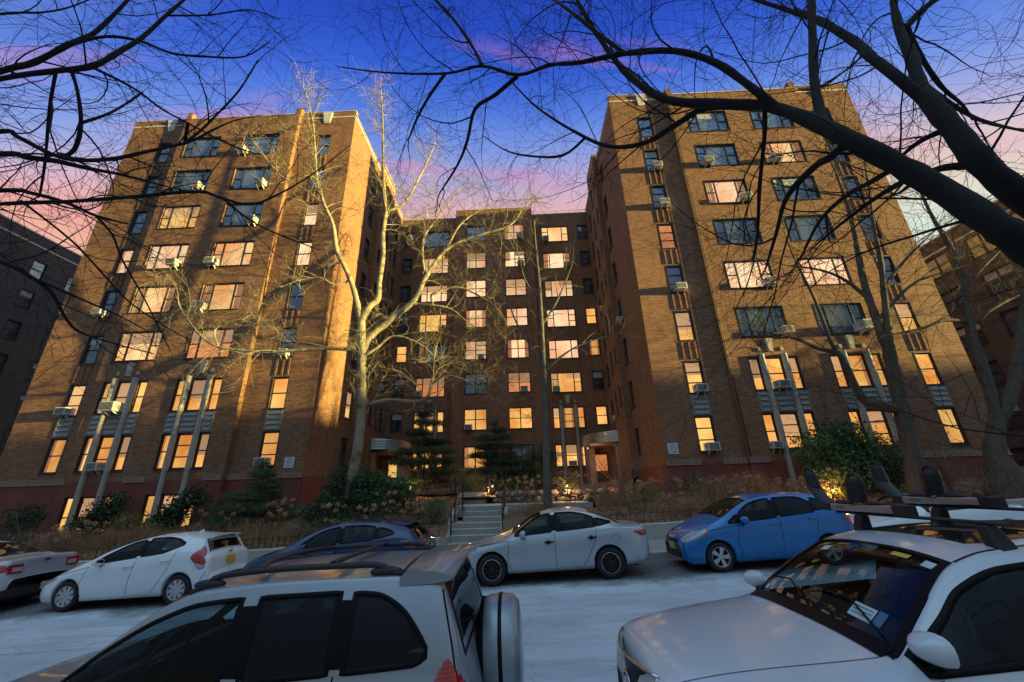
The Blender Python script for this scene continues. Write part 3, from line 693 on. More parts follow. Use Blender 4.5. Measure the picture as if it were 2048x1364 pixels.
# entrances with curved ribbed canopies
PINKST = simple('pink_stone', (.46, .29, .22), .8, nscale=2.5, var=.15)
CANM = simple('ribbed_canopy_metal', (.42, .43, .44), .35, .7, nscale=3, var=.2)
WOOD = simple('entrance_wood', (.22, .11, .055), .6, nscale=5, var=.4)
def entrance(sx, label_side):
    X_ = XLI if sx > 0 else XRI
    # pink stone surround, curved canopy in the corner
    b = MB()
    def bx(a, c, y0, y1, z0, z1):
        xa, xb = sorted((X_+sx*a, X_+sx*c)); b.box(xa, xb, y0, y1, z0, z1)
    bx(0, .45, 27.5, 28.0, -.6, 2.6); bx(1.75, 2.15, 28.6, 30.78, -.6, 2.6); bx(0, 1.75, 30.2, 30.79, -.6, 2.6); bx(0, 2.15, 27.8, 30.78, 2.55, 2.72)
    bx(.45, 1.75, 29.8, 30.1, -.6, .2)
    b.build('entrance_surround', PINKST, BLD)
    P = []
    for k in range(15):
        z = 2.72 + .72*k/14; rib = .035*(k % 2); row = []
        for a in np.linspace(0, math.pi/2, 13):
            row.append((X_+sx*(.0+(2.35+rib)*math.sin(a)), 30.7-(3.6+rib)*math.cos(a)*1.0, z))
        P.append(row)
    c = MB(); c.grid(np.array(P), flip=sx < 0)
    top = P[-1]; c.add(list(top)+[(X_, 30.7, top[0][2])], [tuple(range(len(top)+1))]); bt = P[0]; c.add(list(bt)+[(X_, 30.7, bt[0][2])], [tuple(range(len(bt)+1))])
    c.build('canopy', CANM, BLD)
    d = MB(); xa, xb = sorted((X_+sx*.5, X_+sx*1.7)); d.box(xa, xb, 30.05, 30.12, -.2, 2.3); dr = d.build('door', WOOD, BLD)
    h = MB(); h.box(xa+.2, xb-.2, 30.03, 30.048, 1.0, 2.1); h.build('pane', LIT['y' if sx > 0 else 'o'], dr)
entrance(1, 'left'); entrance(-1, 'right')
b = MB(); b.box(XLI+.02, XLI+.1, 24.9, 27.3, -.3, 2.5); b.build('entrance_panel', WOOD, BLD)

# small notice plates, house signs
def text(body, size, loc, rot, mat, parent, name='lettering', ext=.002, align='CENTER'):
    c = bpy.data.curves.new(name, 'FONT'); c.body = body; c.size = size; c.extrude = ext; c.align_x = align; c.align_y = 'CENTER'; c.materials.append(mat); c.space_line = .9
    o_ = bpy.data.objects.new(name, c); COL.objects.link(o_); bpy.context.view_layer.update(); me = bpy.data.meshes.new_from_object(o_.evaluated_get(bpy.context.evaluated_depsgraph_get())); bpy.data.objects.remove(o_)
    o = bpy.data.objects.new(name, me); COL.objects.link(o); o.location = loc; o.rotation_euler = rot
    if parent is not None: o.parent = parent
    return o
INK = simple('dark_ink', (.03, .05, .12), .6)
for x, z, Y, lab in ((7.0, 1.55, FY+PR, 'white notice plate on the corner of the right wing'), (-11.45, 1.5, FY+PL, 'white notice plate near the courtyard corner of the left wing')):
    t = thing('notice_sign', lab, 'sign', (x, Y-.02, z)); b = MB(); b.box(-.24, .24, -.012, .012, -.25, .25); b.build('plate', simple('sign_white', (.62,.66,.70), .4), t)
    text('NO', .15, (0, -.016, .14), (rad(90), 0, 0), INK, t); text('PETS', .15, (0, -.016, 0), (rad(90), 0, 0), INK, t); text('ALLOWED', .075, (0, -.016, -.15), (rad(90), 0, 0), INK, t)

# ---------------- air conditioners
ACP = {}
def ac_parts(parent, w, hgt, d, tilt):
    b = MB(); b.box(-w/2, w/2, -d, .1, 0, hgt); b.build('case', WHITEM, parent, bevel=.012)
    b = MB(); b.box(-w/2+.05, w/2-.05, -d-.006, -d+.002, .04, hgt-.04); g_ = b.build('grille', GRILLE, parent)
    s = MB(); n = 9
    for k in range(n): s.box(-w/2+.06, w/2-.06, -d-.013, -d-.005, .05+(hgt-.1)*k/n, .05+(hgt-.1)*k/n+.012)
    for sx in (-1, 1):
        for k in range(6): s.box(sx*(w/2+.003)-.004, sx*(w/2+.003)+.004, -d+.05+k*.045, -d+.07+k*.045, hgt*.3, hgt-.05)
    s.build('slats', LOUVRE, g_)
    b = MB()
    for sx in (-1, 1): b.add([(sx*w*.3-.012, 0, -.02), (sx*w*.3+.012, 0, -.02), (sx*w*.3+.012, -d*.8, -.005), (sx*w*.3-.012, -d*.8, -.005), (sx*w*.3-.012, .0, -.22), (sx*w*.3+.012, .0, -.22)], [(0,1,2,3), (3,2,5,4), (0,3,4), (1,5,2)])
    b.build('bracket', WHITEM, parent)
colmap = {c[0]: c for c in fr_cols}
proto = {}
def ac(colname, r, frac, big=0, inner_pos=None, label=None, zoff=0):
    if inner_pos is None:
        c = colmap[colname]; x = c[1]+(c[2]-c[1])*frac; Y = c[3]; h = 1.6 if Y > 25 else H0; z = ZT(r)-h+.02+zoff; rz = 0
        label = f"{'large ' if big == 1 else ''}window air conditioner in the {ORD[r]} window, {colname}"; loc = (x, Y, z)
    else: loc, rz = inner_pos
    if big not in proto:
        t = thing('air_conditioner', label, 'air conditioner', loc, (0, 0, rz), 'window air conditioners on the apartment building')
        w, hg, d = ((.56, .37, .42), (.74, .46, .62), (.46, .32, .34))[big]; ac_parts(t, w, hg, d, 0); proto[big] = t
    else:
        t = copy_tree(proto[big]); t.location = loc; t.rotation_euler = (0, 0, rz); t['label'] = label
A = [c[0] for c in fr_cols]
for ci, r, fx, *bg_ in [(0,4,.35),(0,2,.4),(1,7,.8),(1,5,.82),(1,2,.5,1),(1,1,.5),(2,8,.1),(2,7,.85),(2,6,.85),(2,5,.1),(2,4,.08),(3,3,.5,2),(3,1,.4),
                   (4,7,.65),(4,6,.6),(4,4,.6),(4,2,.6),(4,1,.6),(5,7,.17),(5,6,.85),(5,4,.85),(5,3,.88),(5,2,.5),(5,1,.08,2),(6,7,.2),(6,3,.85,1),
                   (9,5,.86),(9,3,.12),(10,4,.75,2),(10,2,.2),(11,8,.78),(11,7,.78),(11,3,.7),(12,8,.14),(12,7,.85),(12,3,.15),(12,1,.5)]:
    ac(A[ci], r, fx, bg_[0] if bg_ else 0)
ac(A[6], 2, .45, 1, zoff=1.2) if False else None
for nm, x_, y_, z_, rz, big in (('right courtyard side wall, fourth-floor window nearest the street', XRI, YC[0], ZT(4)+.12-H0, -math.pi/2, 2),
                       ('right courtyard side wall, third-floor window beside the fourth column', XRI, YC[3], ZT(5)+.12-H0, -math.pi/2, 2),
                       ('right courtyard side wall, low window just above the right canopy', XRI, YC[3], ZT(2)+.12-H0, -math.pi/2, 2),
                       ('left courtyard side wall, window behind the pale tree trunk', XLI, YC[3], ZT(3)+.12-H0, math.pi/2, 0),
                       ('left courtyard side wall, fifth-floor window', XLI, YC[3], ZT(5)+.12-H0, math.pi/2, 2)):
    ac('', 0, 0, big, ((x_, y_, z_), rz), 'white air conditioner on the '+nm)

# ================================================================== NEIGHBOURING BUILDINGS
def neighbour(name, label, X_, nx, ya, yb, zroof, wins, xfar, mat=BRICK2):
    t = thing(name, label, 'building', (0, 0, 0)); b = MB(); hs = [(y-w/2, y+w/2, z-1.5, z) for y, w, z, l in wins]
    wall_plane(b, (X_, 0, 0), EY, (nx, 0, 0), ya, yb, -4, zroof, hs)
    xa, xb = sorted((X_, xfar)); wall_plane(b, (0, ya, 0), EX, (0, -1, 0), xa, xb, -4, zroof, [])
    b.box(xa, xb, yb-.3, yb, -4, zroof); b.build('wall', mat, t)
    c = MB(); x0, x1 = sorted((X_+nx*.05, X_-nx*.3)); c.box(x0, x1, ya, yb, zroof+.001, zroof+.12); x0, x1 = sorted((X_+nx*.002, X_+nx*.04)); c.box(x0, x1, ya, yb, zroof-1.0, zroof-.86); c.build('coping', COPING, t)
    r = MB(); r.box(xa+.3, xb-.3, ya+.3, yb-.3, zroof-.6, zroof-.4); r.build('roof', simple('tar', (.04,.04,.04), .9), t)
    p = MB(); p.box(min(X_, X_-nx*.6), max(X_, X_-nx*.6), ya+8.2, ya+9.2, zroof+.13, zroof+.8); p.tube([(X_-nx*.2, ya, zroof+.7), (X_-nx*.2, yb, zroof+.7)], .04, 5); p.build('parapet_block', mat, t)
    for y, w, z, l in wins: window(t, 'N' if w < 1 else 'W2', w, 1.5, l, (X_, y, z), rz=math.pi/2 if nx > 0 else -math.pi/2)
    return t
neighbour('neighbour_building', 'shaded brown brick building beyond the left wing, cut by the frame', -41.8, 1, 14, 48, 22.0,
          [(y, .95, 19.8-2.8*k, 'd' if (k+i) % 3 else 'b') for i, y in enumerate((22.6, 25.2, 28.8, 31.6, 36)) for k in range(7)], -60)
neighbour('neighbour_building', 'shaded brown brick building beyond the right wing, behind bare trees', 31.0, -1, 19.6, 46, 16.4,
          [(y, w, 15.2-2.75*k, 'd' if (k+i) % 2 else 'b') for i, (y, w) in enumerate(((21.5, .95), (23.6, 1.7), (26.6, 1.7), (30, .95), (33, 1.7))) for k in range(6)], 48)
# rows of houses further up and down the street and across it (the two far ones shade the lower walls)
def block(label, x0, x1, y0, y1, z1):
    t = thing('brick_house', label, 'building'); b = MB(); ws = MB(); zb = float(road_z((x0+x1)/2, 2))-1
    hs = []
    x = x0+1.5
    while x < x1-2:
        z = zb+3.2
        while z < z1-1: hs.append((x, x+1.1, z, z+1.5)); z += 2.9
        x += 2.6
    yn = y1 if y1 < 5 else y0; n = (0, 1, 0) if y1 < 5 else (0, -1, 0)
    wall_plane(b, (0, yn, 0), EX, n, x0, x1, zb, z1, hs)
    ya, yb = (y0, y1-.2) if y1 < 5 else (y0+.2, y1)
    b.box(x0, x1, ya, yb, zb, z1-.4); b.build('wall', BRICK2, t)
    for a, c, d, e in hs:
        yy = yn - n[1]*.12; ws.box(a, c, min(yy, yy-n[1]*.02), max(yy, yy-n[1]*.02), d, e)
    ws.build('window_glazing', DARKG, t)
block('four-storey brown brick house across the street far to the right', 118, 150, -20, -6.5, 11.6)
block('three-storey brown brick house across the street furthest to the right', 151, 190, -22, -6.5, 13.6)

block('unseen long five-storey brown brick row across the street, added to shade the near side', 40, 114, -20, -6.5, 15.5)  # unseen row, put in to keep the low sun off near trees and cars
# ================================================================== CARS
TRIM = {}
def paint(name, col, rough=.28, metal=.0, coat=.55, twin=True):
    if twin: TRIM[name] = paint(name+'_trim', col, rough, metal, coat, False)
    M = Mat(name); g = M.obj(); n = M.noise(3, g, 5, .6); n2 = M.noise(60, g, 2)
    inner = M.n('ShaderNodeNewGeometry').outputs['Backfacing']
    c = M.mix(M.math('MULTIPLY', M.ramp(n, [(.4, 0), (.8, .35)]), .3), col, tuple(min(1, v*.72+.03) for v in col)); c = M.mix(inner, c, (.02, .02, .022)) if twin else c
    M.bsdf(c, M.math('ADD', rough, M.math('MULTIPLY', n, .12)), Metallic=metal, **{'Coat Weight': coat, 'Coat Roughness': .08}); return M.m
def glassm(name, tint, alpha):
    M = Mat(name); gl = M.n('ShaderNodeBsdfGlossy', {'Color': (.8,.85,.9), 'Roughness': .02}).outputs[0]
    tr = M.n('ShaderNodeBsdfTransparent', {0: tint}).outputs[0]; df = M.n('ShaderNodeBsdfDiffuse', {0: (.012,.014,.016)}).outputs[0]
    a = M.n('ShaderNodeMixShader', {0: alpha, 1: tr, 2: df}).outputs[0]; fc = M.n('ShaderNodeLayerWeight', {'Blend': .5}).outputs['Facing']; fr = M.math('MULTIPLY_ADD', M.math('POWER', fc, 4.5), .9, .02)
    M.t.links.new(M.n('ShaderNodeMixShader', {0: fr, 1: a, 2: gl}).outputs[0], M.o.inputs[0]); return M.m
CG = glassm('tinted_car_glass', (.55, .66, .68), .12)
CGD = glassm('dark_privacy_glass', (.10, .12, .13), .55)
CGT = glassm('clear_windscreen_glass', (.50, .62, .64), .12)
RUB = simple('black_rubber_trim', (.004, .004, .005), .5, **{'Specular IOR Level': .15})
TYRE = simple('tyre_rubber', (.018, .018, .019), .85, nscale=20, var=.5)
ALLOY = simple('silver_alloy', (.50, .51, .53), .35, .75)
BALLOY = simple('black_alloy', (.02, .02, .02), .4, .3)
CHROME = simple('chrome_trim', (.7, .7, .72), .12, 1.0)
PLAST = simple('dark_plastic', (.022, .022, .024), .6, nscale=30, var=.3)
SEATM = simple('seat_fabric', (.03, .03, .033), .85, nscale=10)
SEATR = simple('maroon_seat_leather', (.09, .022, .022), .5, nscale=8)
REDL = simple('red_tail_lamp', (.42, .012, .012), .12, Coat_Weight=1.0) if False else None
def lamp(name, col, rough=.1):
    M = Mat(name); g = M.obj(); w = M.n('ShaderNodeTexWave', {'Vector': g, 'Scale': 14.0, 'Distortion': .4}, bands_direction='Z').outputs[1]
    c = M.mix(w, tuple(v*.55 for v in col), col); M.bsdf(c, rough, **{'Coat Weight': 1.0, 'Coat Roughness': .03}); return M.m
REDL = lamp('red_tail_lamp', (.50, .015, .018)); CLRL = lamp('clear_headlamp', (.42, .45, .50)); ORGL = lamp('amber_lamp', (.65, .16, .02))
PLY = simple('yellow_plate', (.60, .36, .03), .5); PLJ = simple('pale_yellow_plate', (.55, .52, .25), .5)
STK = simple('pale_sticker', (.50, .66, .66), .6); STKB = simple('blue_sticker', (.05, .16, .30), .6); STKY = simple('yellow_sticker', (.55, .52, .08), .6)

class Car:
    """x runs from the nose (0) to the tail (L); y<0 is the side nearer the camera; z up from the road."""
    def __init__(s, name, label, cat, spec, loc, yaw=0, slope=.03):
        s.sp = spec; s.L = spec['L']
        s.t = thing(name, label, cat, loc, (0, -math.atan(slope), yaw)); s.build()
    def params(s, x):
        sp = s.sp; x = np.asarray(x, float)
        zt = pch(sp['top'], x); zb = np.minimum(pch(sp['belt'], x), zt - .012); w = pch(sp['plan'], x); ye = np.minimum(pch(sp['edge'], x), w*.97); cr = lin(sp.get('crown', [(0, .05), (s.L, .05)]), x)
        lo = lin(sp['bot'], x)
        for xc in sp['wheels']:
            R = sp['arch']; d = R*R-(x-xc)**2; arc = np.where(d > 0, sp['zw'] + np.sqrt(np.maximum(d, 0)), -1); lo = np.maximum(lo, arc)
        return zt, zb, w, ye, cr, lo
    SIDE = [(0, .93), (.08, .965), (.25, .995), (.5, 1.0), (.72, .99), (.86, .985), (1, .945)]
    def side_y(s, x, z):
        """half-width of the flank / glasshouse at (x,z)"""
        zt, zb, w, ye, cr, lo = s.params(x); l0 = s.sp['sill']
        v = np.clip((z-l0)/np.maximum(zb-l0, .05), 0, 1); yb = w*lin(s.sp.get('side', s.SIDE), v)
        zr = zt-cr; t = np.clip((z-zb)/np.maximum(zr-zb, .02), 0, 1); y0 = w*.945
        bul = s.sp.get('bulge', .02)*4*t*(1-t)
        return np.where(z <= zb, yb, y0+(ye-y0)*t + bul)
    def top_z(s, x, y):
        zt, zb, w, ye, cr, lo = s.params(x); return zt - cr*(np.abs(y)/np.maximum(ye, .05))**s.sp.get('cpow', 2.2)
    def build(s):
        sp = s.sp; L = s.L
        xs = set(np.arange(0, L, .028).round(4)) | {0, L} | set(np.linspace(0, .12, 6)) | set(np.linspace(L-.12, L, 6))
        for xc in sp['wheels']: xs |= set(np.linspace(xc-sp['arch']-.001, xc+sp['arch']+.001, 41))
        for a, b_, n in sp.get('fine', []): xs |= set(np.linspace(a, b_, n))
        xs = np.array(sorted(x for x in xs if 0 <= x <= L)); xs = xs[np.insert(np.diff(xs) > .002, 0, True)]
        zt, zb, w, ye, cr, lo = s.params(xs); n = len(xs)
        V1 = np.concatenate([np.linspace(0, .8, 9), [.9, .96, 1.0]]); T = np.linspace(0, 1, 27)[1:]; U = np.array([.97, .9, .78, .6, .4, .2, 0])
        sec = []
        for i in range(n):
            row = [(max(w[i]-.16, .05), lo[i]+.01)]; l0 = sp['sill']; lo_ = lo[i]
            for v in V1:
                z = lo_ + (zb[i]-lo_)*v; row.append((float(s.side_y(xs[i], z)), z))
            y0 = w[i]*.945; zr = zt[i]-cr[i]
            if zr < zb[i]: zr = zb[i]+.001
            for t in T: row.append((y0+(ye[i]-y0)*t + sp.get('bulge', .02)*4*t*(1-t)*min(1, max(0, (zr-zb[i])/.2)), zb[i]+(zr-zb[i])*t))
            for u in U: row.append((ye[i]*u, zr + (zt[i]-zr)*(1-u**sp.get('cpow', 2.2))))
            sec.append(row)
        sec = np.array(sec); k = sec.shape[1]; nV = 1+len(V1)
        P = np.zeros((n, 2*k-1, 3)); P[:, :k, 0] = xs[:, None]; P[:, :k, 1] = -sec[:, :, 0]; P[:, :k, 2] = sec[:, :, 1]
        P[:, k:, 0] = xs[:, None]; P[:, k:, 1] = sec[:, -2::-1, 0]; P[:, k:, 2] = sec[:, -2::-1, 1]
        s.P = P
        F = []; nv = 2*k-1; side_polys = sp['sidewin']; tops = sp['topwin']
        def inside(poly, x, z, m):
            lo_, hi_ = s.outl(poly, x); return poly_x0(poly)+m < x < poly_x1(poly)-m and lo_ + m < z < hi_ - m
        for i in range(n-1):
            for j in range(nv-1):
                c = (P[i, j]+P[i+1, j]+P[i, j+1]+P[i+1, j+1])/4; jj = min(j, nv-2-j)
                if nV-1 <= jj < nV+len(T)-1 and any(inside(p_, c[0], c[2], .004) for p_ in side_polys): continue
                if jj >= nV+len(T)-1 and any(a+.02 < c[0] < b_-.02 and abs(c[1]) < float(s.params(c[0])[3])*m_-.02 for a, b_, m_ in tops): continue
                a = i*nv+j; F.append((a, a+nv, a+nv+1, a+1))
        F.append(tuple(reversed(range(nv)))); F.append(tuple((n-1)*nv+q for q in range(nv)))
        b = MB(); b.add(P.reshape(-1, 3), F); s.body = b.build('body', sp['paint'], s.t, smooth=True)
        # underbody and wheel wells
        b = MB(); W0 = sp['W']; b.box(.35, L-.3, -W0+.26, W0-.26, .2, .62); b.box(sp['wheels'][0]+.5, sp['wheels'][1]-.5, -W0+.12, W0-.12, .2, .45)
        for xc in sp['wheels']: b.box(xc-.42, xc+.42, -W0+.24, W0-.24, .3, .75)
        b.build('underbody', PLAST, s.t)
        for p_ in side_polys: s.side_glass(p_)
        for q1, q2 in zip(side_polys, side_polys[1:]):
            xa, xb = poly_x1(q1)-.01, poly_x0(q2)+.01
            if xb-xa > .16: continue
            l1, u1 = s.outl(q1, xa); l2, u2 = s.outl(q2, xb)
            for sy in (-1, 1): s.side_patch([(xa-.03, float(l1)-.035), (xb+.03, float(l2)-.035)], [(xa-.03, float(u1)+.02), (xb+.03, float(u2)+.02)], sy, RUB, 'door_pillar', off=.0035, n=9)
        for q_ in tops: s.top_glass(*q_)
        for x_ in sp['wheels']:
            for sy in (-1, 1): s.wheel(x_, sy)
        s.interior()
    def outl(s, poly, x):
        lo_ = np.interp(x, [p[0] for p in poly['lo']], [p[1] for p in poly['lo']]); up = pch(poly['up'], x) if len(poly['up']) > 2 else lin(poly['up'], x)
        return lo_, up
    def side_glass(s, poly):
        x0, x1 = poly_x0(poly), poly_x1(poly); nx = max(10, int((x1-x0)/.035))
        for sy in (-1, 1):
            X_ = np.linspace(x0+.012, x1-.012, nx); P = []
            for x in X_:
                lo_, up = s.outl(poly, x); z = np.linspace(lo_+.008, max(up-.008, lo_+.012), 7); P.append([(x, sy*(float(s.side_y(x, zz))-.006), zz) for zz in z])
            b = MB(); b.grid(np.array(P), flip=sy > 0)
            b.build('window', poly.get('glass', CG), s.t, smooth=True)
            lo0, up0 = s.outl(poly, X_); loop = [(x, l) for x, l in zip(X_, lo0)] + [(x, u) for x, u in zip(X_[::-1], up0[::-1])]
            s.ribbon(loop, sy, poly.get('fr', .034), RUB, 'window_frame', closed=True)
    def ribbon(s, pts, sy, wd, mat, name, closed=False, off=.004, sub=None, parent=None):
        Q = []
        m_ = len(pts)
        for i in range(m_ - (0 if closed else 1)):
            a = np.array(pts[i]); c = np.array(pts[(i+1) % m_]); k = max(1, int(np.linalg.norm(c-a)/.05))
            for q in range(k): Q.append(a+(c-a)*q/k)
        if not closed: Q.append(np.array(pts[-1]))
        Q = np.array(Q); d = np.roll(Q, -1, 0)-np.roll(Q, 1, 0) if closed else np.gradient(Q, axis=0)
        d /= np.maximum(np.linalg.norm(d, axis=1, keepdims=True), 1e-6); nn = np.stack([-d[:, 1], d[:, 0]], 1)
        R = []
        for q, v in zip(Q, nn):
            row = []
            for t in (-1, -.8, .8, 1):
                x, z = q + v*wd/2*t; x = min(max(x, .001), s.L-.001); row.append((x, sy*(float(s.side_y(x, z))+(off if abs(t) < 1 else -.01)), z))
            R.append(row)
        b = MB(); b.grid(np.array(R), closeu=closed, flip=sy < 0); return b.build(name, mat, parent or s.t, smooth=True)
    def side_patch(s, lo_, up_, sy, mat, name, off=.006, parent=None, n=12):
        x0 = max(lo_[0][0], up_[0][0]); x1 = min(lo_[-1][0], up_[-1][0]); P = []
        for x in np.linspace(x0, x1, n):
            a = lin(lo_, x); c = lin(up_, x); zz = np.linspace(a, max(c, a+.002), 6)
            edge = x in (x0, x1)
            P.append([(x, sy*(float(s.side_y(x, z_))+(off if 0 < q < 5 and not edge else -.004)), z_) for q, z_ in enumerate(zz)])
        b = MB(); b.grid(np.array(P), flip=sy > 0); return b.build(name, mat, parent or s.t, smooth=True)
    def top_patch(s, x0, x1, y0, y1, mat, name, off=.006, nx=14, ny=14, parent=None, wedge=None):
        P = []
        for x in np.linspace(x0, x1, nx):
            m_ = 1 if wedge is None else lin(wedge, x)
            P.append([(x, y, float(s.top_z(x, y))+off) for y in np.linspace(y0*m_, y1*m_, ny)])
        b = MB(); b.grid(np.array(P), flip=False); return b.build(name, mat, parent or s.t, smooth=True)
    def top_glass(s, x0, x1, m_):
        P = []; name = s.sp.get('topnames', {}).get(x0, 'windscreen'); gm = s.sp.get('topglass', {}).get(x0, CGT)
        for x in np.linspace(x0, x1, 16):
            e = float(s.params(x)[3])*m_; P.append([(x, y, float(s.top_z(x, y))-.003) for y in np.linspace(-e, e, 15)])
        P = np.array(P); b = MB(); b.grid(P, flip=True); o = b.build(name, gm, s.t, smooth=True)
        # black border band
        b = MB()
        def band(A, B_): b.grid(np.stack([A, B_], 1))
        nx, ny = P.shape[:2]; up = np.array([0, 0, .007])
        for A, B_ in ((P[:, 0], P[:, 1]*.55+P[:, 0]*.45), (P[:, -1], P[:, -2]*.55+P[:, -1]*.45)): band(A+up, B_+up)
        for A, B_ in ((P[0], P[0]*.2+P[1]*.8), (P[-1], P[-1]*.3+P[-2]*.7)): band(A+up, B_+up)
        b.build('screen_border', RUB, o)
    def wheel(s, xc, sy):
        sp = s.sp; R = sp['R']; wz = R; W0 = float(s.params(xc)[2]) - .035; y = sy*W0; t = MB(); wd = .19
        prof = [(R*.66, -.01), (R*.70, .012), (R*.9, .018), (R*.97, .004), (R, -.03), (R, -wd+.03), (R*.95, -wd), (R*.6, -wd)]
        t.lathe([(r, -h*-sy) for r, h in prof], (xc, y, wz), 'y', 36)
        tyre = t.build('wheel', TYRE, s.t, smooth=True); rim = MB(); st = sp.get('rim', 'multi'); rm = BALLOY if st == 'mesh' else ALLOY
        rr = R*.68
        rim.lathe([(rr, sy*.008), (rr*.94, sy*.004), (rr*.91, -sy*.03), (rr*.9, -sy*.10)], (xc, y, wz), 'y', 36)
        rim.lathe([(rr*.22, -sy*.02), (rr*.2, sy*.0), (rr*.1, sy*.006), (0.001, sy*.006)], (xc, y, wz), 'y', 18)
        ns = {'five': 5, 'mesh': 20, 'turbine': 9}.get(st, 7)
        for q in range(ns):
            a = 2*math.pi*q/ns; tw = {'turbine': .55, 'five': 0, 'mesh': (.28 if q % 2 else -.28)}.get(st, 0)
            for dd in ((-.13, .13) if st == 'five' else (0,)):
                w0, w1 = {'five': (.022, .026), 'mesh': (.009, .011), 'turbine': (.022, .045)}.get(st, (.03, .03))
                p0 = np.array([math.cos(a+dd*.4)*rr*.16, math.sin(a+dd*.4)*rr*.16]); p1 = np.array([math.cos(a+tw+dd)*rr*.93, math.sin(a+tw+dd)*rr*.93])
                d = (p1-p0); d /= np.linalg.norm(d); e = np.array([-d[1], d[0]])
                Pq = [(p0-e*w0), (p0+e*w0), (p1+e*w1), (p1-e*w1)]
                o_ = [(xc+v[0], y+sy*(.002 if q2 < 2 else -.004), wz+v[1]) for q2, v in enumerate(Pq)]; i_ = [(xc+v[0], y-sy*.03, wz+v[1]) for v in Pq]
                rim.add(o_+i_, [(0,1,2,3), (4,7,6,5), (0,4,5,1), (1,5,6,2), (2,6,7,3), (3,7,4,0)])
        rim.build('rim', rm, tyre)
        if st == 'mesh':
            e = MB(); e.lathe([(rr*.97, sy*.010), (rr*.93, sy*.012)], (xc, y, wz), 'y', 36); e.build('rim_edge', CHROME, tyre)
        hb = MB(); hb.lathe([(rr*.88, -sy*.09), (.01, -sy*.09)], (xc, y, wz), 'y', 20); hb.build('brake_disc', simple('brake_dark', (.05,.05,.05), .5, .6) if 'brake_dark' not in bpy.data.materials else bpy.data.materials['brake_dark'], tyre)
    def interior(s):
        sp = s.sp; g = sp.get('cabin')
        if not g: return
        x0, x1, zf, zs = g; W0 = sp['W']; m_ = sp.get('seatmat', SEATM)
        b = MB(); b.box(x0-.1, x1+.3, -W0+.14, W0-.14, zf-.1, zf); b.add([(x0-.1, -W0+.16, zf), (x0-.1, W0-.16, zf), (x0-.02, -W0+.16, zs+.04), (x0-.02, W0-.16, zs+.04), (x0+.34, -W0+.16, zs+.13), (x0+.34, W0-.16, zs+.13), (x0+.40, -W0+.16, zf), (x0+.40, W0-.16, zf)], [(0,1,3,2),(2,3,5,4),(4,5,7,6),(0,2,4,6),(1,7,5,3)]); b.build('dashboard', PLAST, s.t)
        for (xa, ys) in ((x0+.95, (-.37, .37)), (x0+1.75, (-.37, .37))):
            for y in ys:
                b = MB(); P = []
                for t_, (dx, z_, hw, th) in enumerate(((-.5, zf+.28, .22, .08), (-.05, zf+.25, .24, .10), (.02, zf+.35, .25, .10), (.12, zs+.12, .24, .08), (.17, zs+.30, .17, .06))):
                    P.append([(xa+dx-th*.5, y-hw, z_), (xa+dx-th, y, z_), (xa+dx-th*.5, y+hw, z_), (xa+dx+th*.5, y+hw, z_), (xa+dx+th*.6, y, z_), (xa+dx+th*.5, y-hw, z_)])
                b.grid(np.array(P), closev=True); b.add(P[-1], [tuple(range(6))]); b.add(P[0], [tuple(range(6))])
                b.ell((xa+.19, y, zs+.42), (.055, .14, .10), 10, 6); b.build('seat', m_, s.t, smooth=True)
        b = MB(); a = np.linspace(0, 2*math.pi, 21); c = np.array([x0+.42, -.37, zs+.12])
        ring = np.array([c + np.array([.18*math.sin(q)*.45, .185*math.cos(q), .185*math.sin(q)]) for q in a]); b.tube(ring, .014, 6, cap=False)
        b.tube([c+[0, -.17, 0], c+[0, .17, 0]], .012, 5); b.tube([c, c+[-.2, 0, -.1]], .03, 6); b.build('steering_wheel', PLAST, s.t, smooth=True)
        e = MB(); xm = sp['mirror_x']; e.ell((xm, 0, float(s.top_z(xm, 0))-.10), (.03, .12, .04), 10, 6); e.build('rear_view_mirror', PLAST, s.t, smooth=True)
    def mirror(s, x, z, size=(.13, .14, .10), mat=None, both=True, stalk=None):
        for sy in ((-1, 1) if both else (-1,)):
            y0 = sy*float(s.side_y(x, z)); b = MB(); c = np.array([x, y0+sy*(size[1]*.9+.03), z+.02])
            P = []
            for i, f_ in enumerate(np.linspace(0, 1, 9)):
                r = math.sin(min(1, f_*1.08+.06)*math.pi*.56)**.6; xx = c[0]-size[0]*.75+size[0]*1.15*f_
                P.append([(xx, c[1]+size[1]*r*math.copysign(abs(math.cos(a))**.75, math.cos(a)), c[2]+size[2]*r*math.copysign(abs(math.sin(a))**.75, math.sin(a))-.2*size[2]*f_) for a in np.arange(16)*math.pi/8])
            b.grid(np.array(P), closev=True); b.add(P[-1], [tuple(range(16))]); b.add(P[0], [tuple(reversed(range(16)))]); m_ = b.build('door_mirror', mat or TRIM[s.sp['paint'].name], s.t, smooth=True)
            q = MB(); q.tube([(x, y0-.02*sy, z-.07), (c[0], c[1]-sy*size[1]*.35, c[2]-size[2]*.85)], [.045, .03], 8); q.build('mirror_stalk', RUB, m_)
            g_ = MB(); ring = P[-1]; g_.add([(p_[0]+.004, c[1]+(p_[1]-c[1])*.86, c[2]-.02+(p_[2]-c[2]+.02)*.82) for p_ in ring], [tuple(range(16))]); g_.build('mirror_glass', CHROME, m_)
    def handle(s, x, z, mat=None, dark=False):
        for sy in (-1, 1):
            y = sy*float(s.side_y(x, z)); b = MB(); b.tube([(x-.10, y+sy*.004, z), (x-.08, y+sy*.035, z+.004), (x+.08, y+sy*.035, z+.006), (x+.10, y+sy*.004, z+.003)], [.014, .017, .017, .014], 7)
            if dark: b.ell((x-.02, y+sy*.01, z), (.045, .02, .045), 8, 5)
            b.build('door_handle', mat or TRIM[s.sp['paint'].name], s.t, smooth=True)
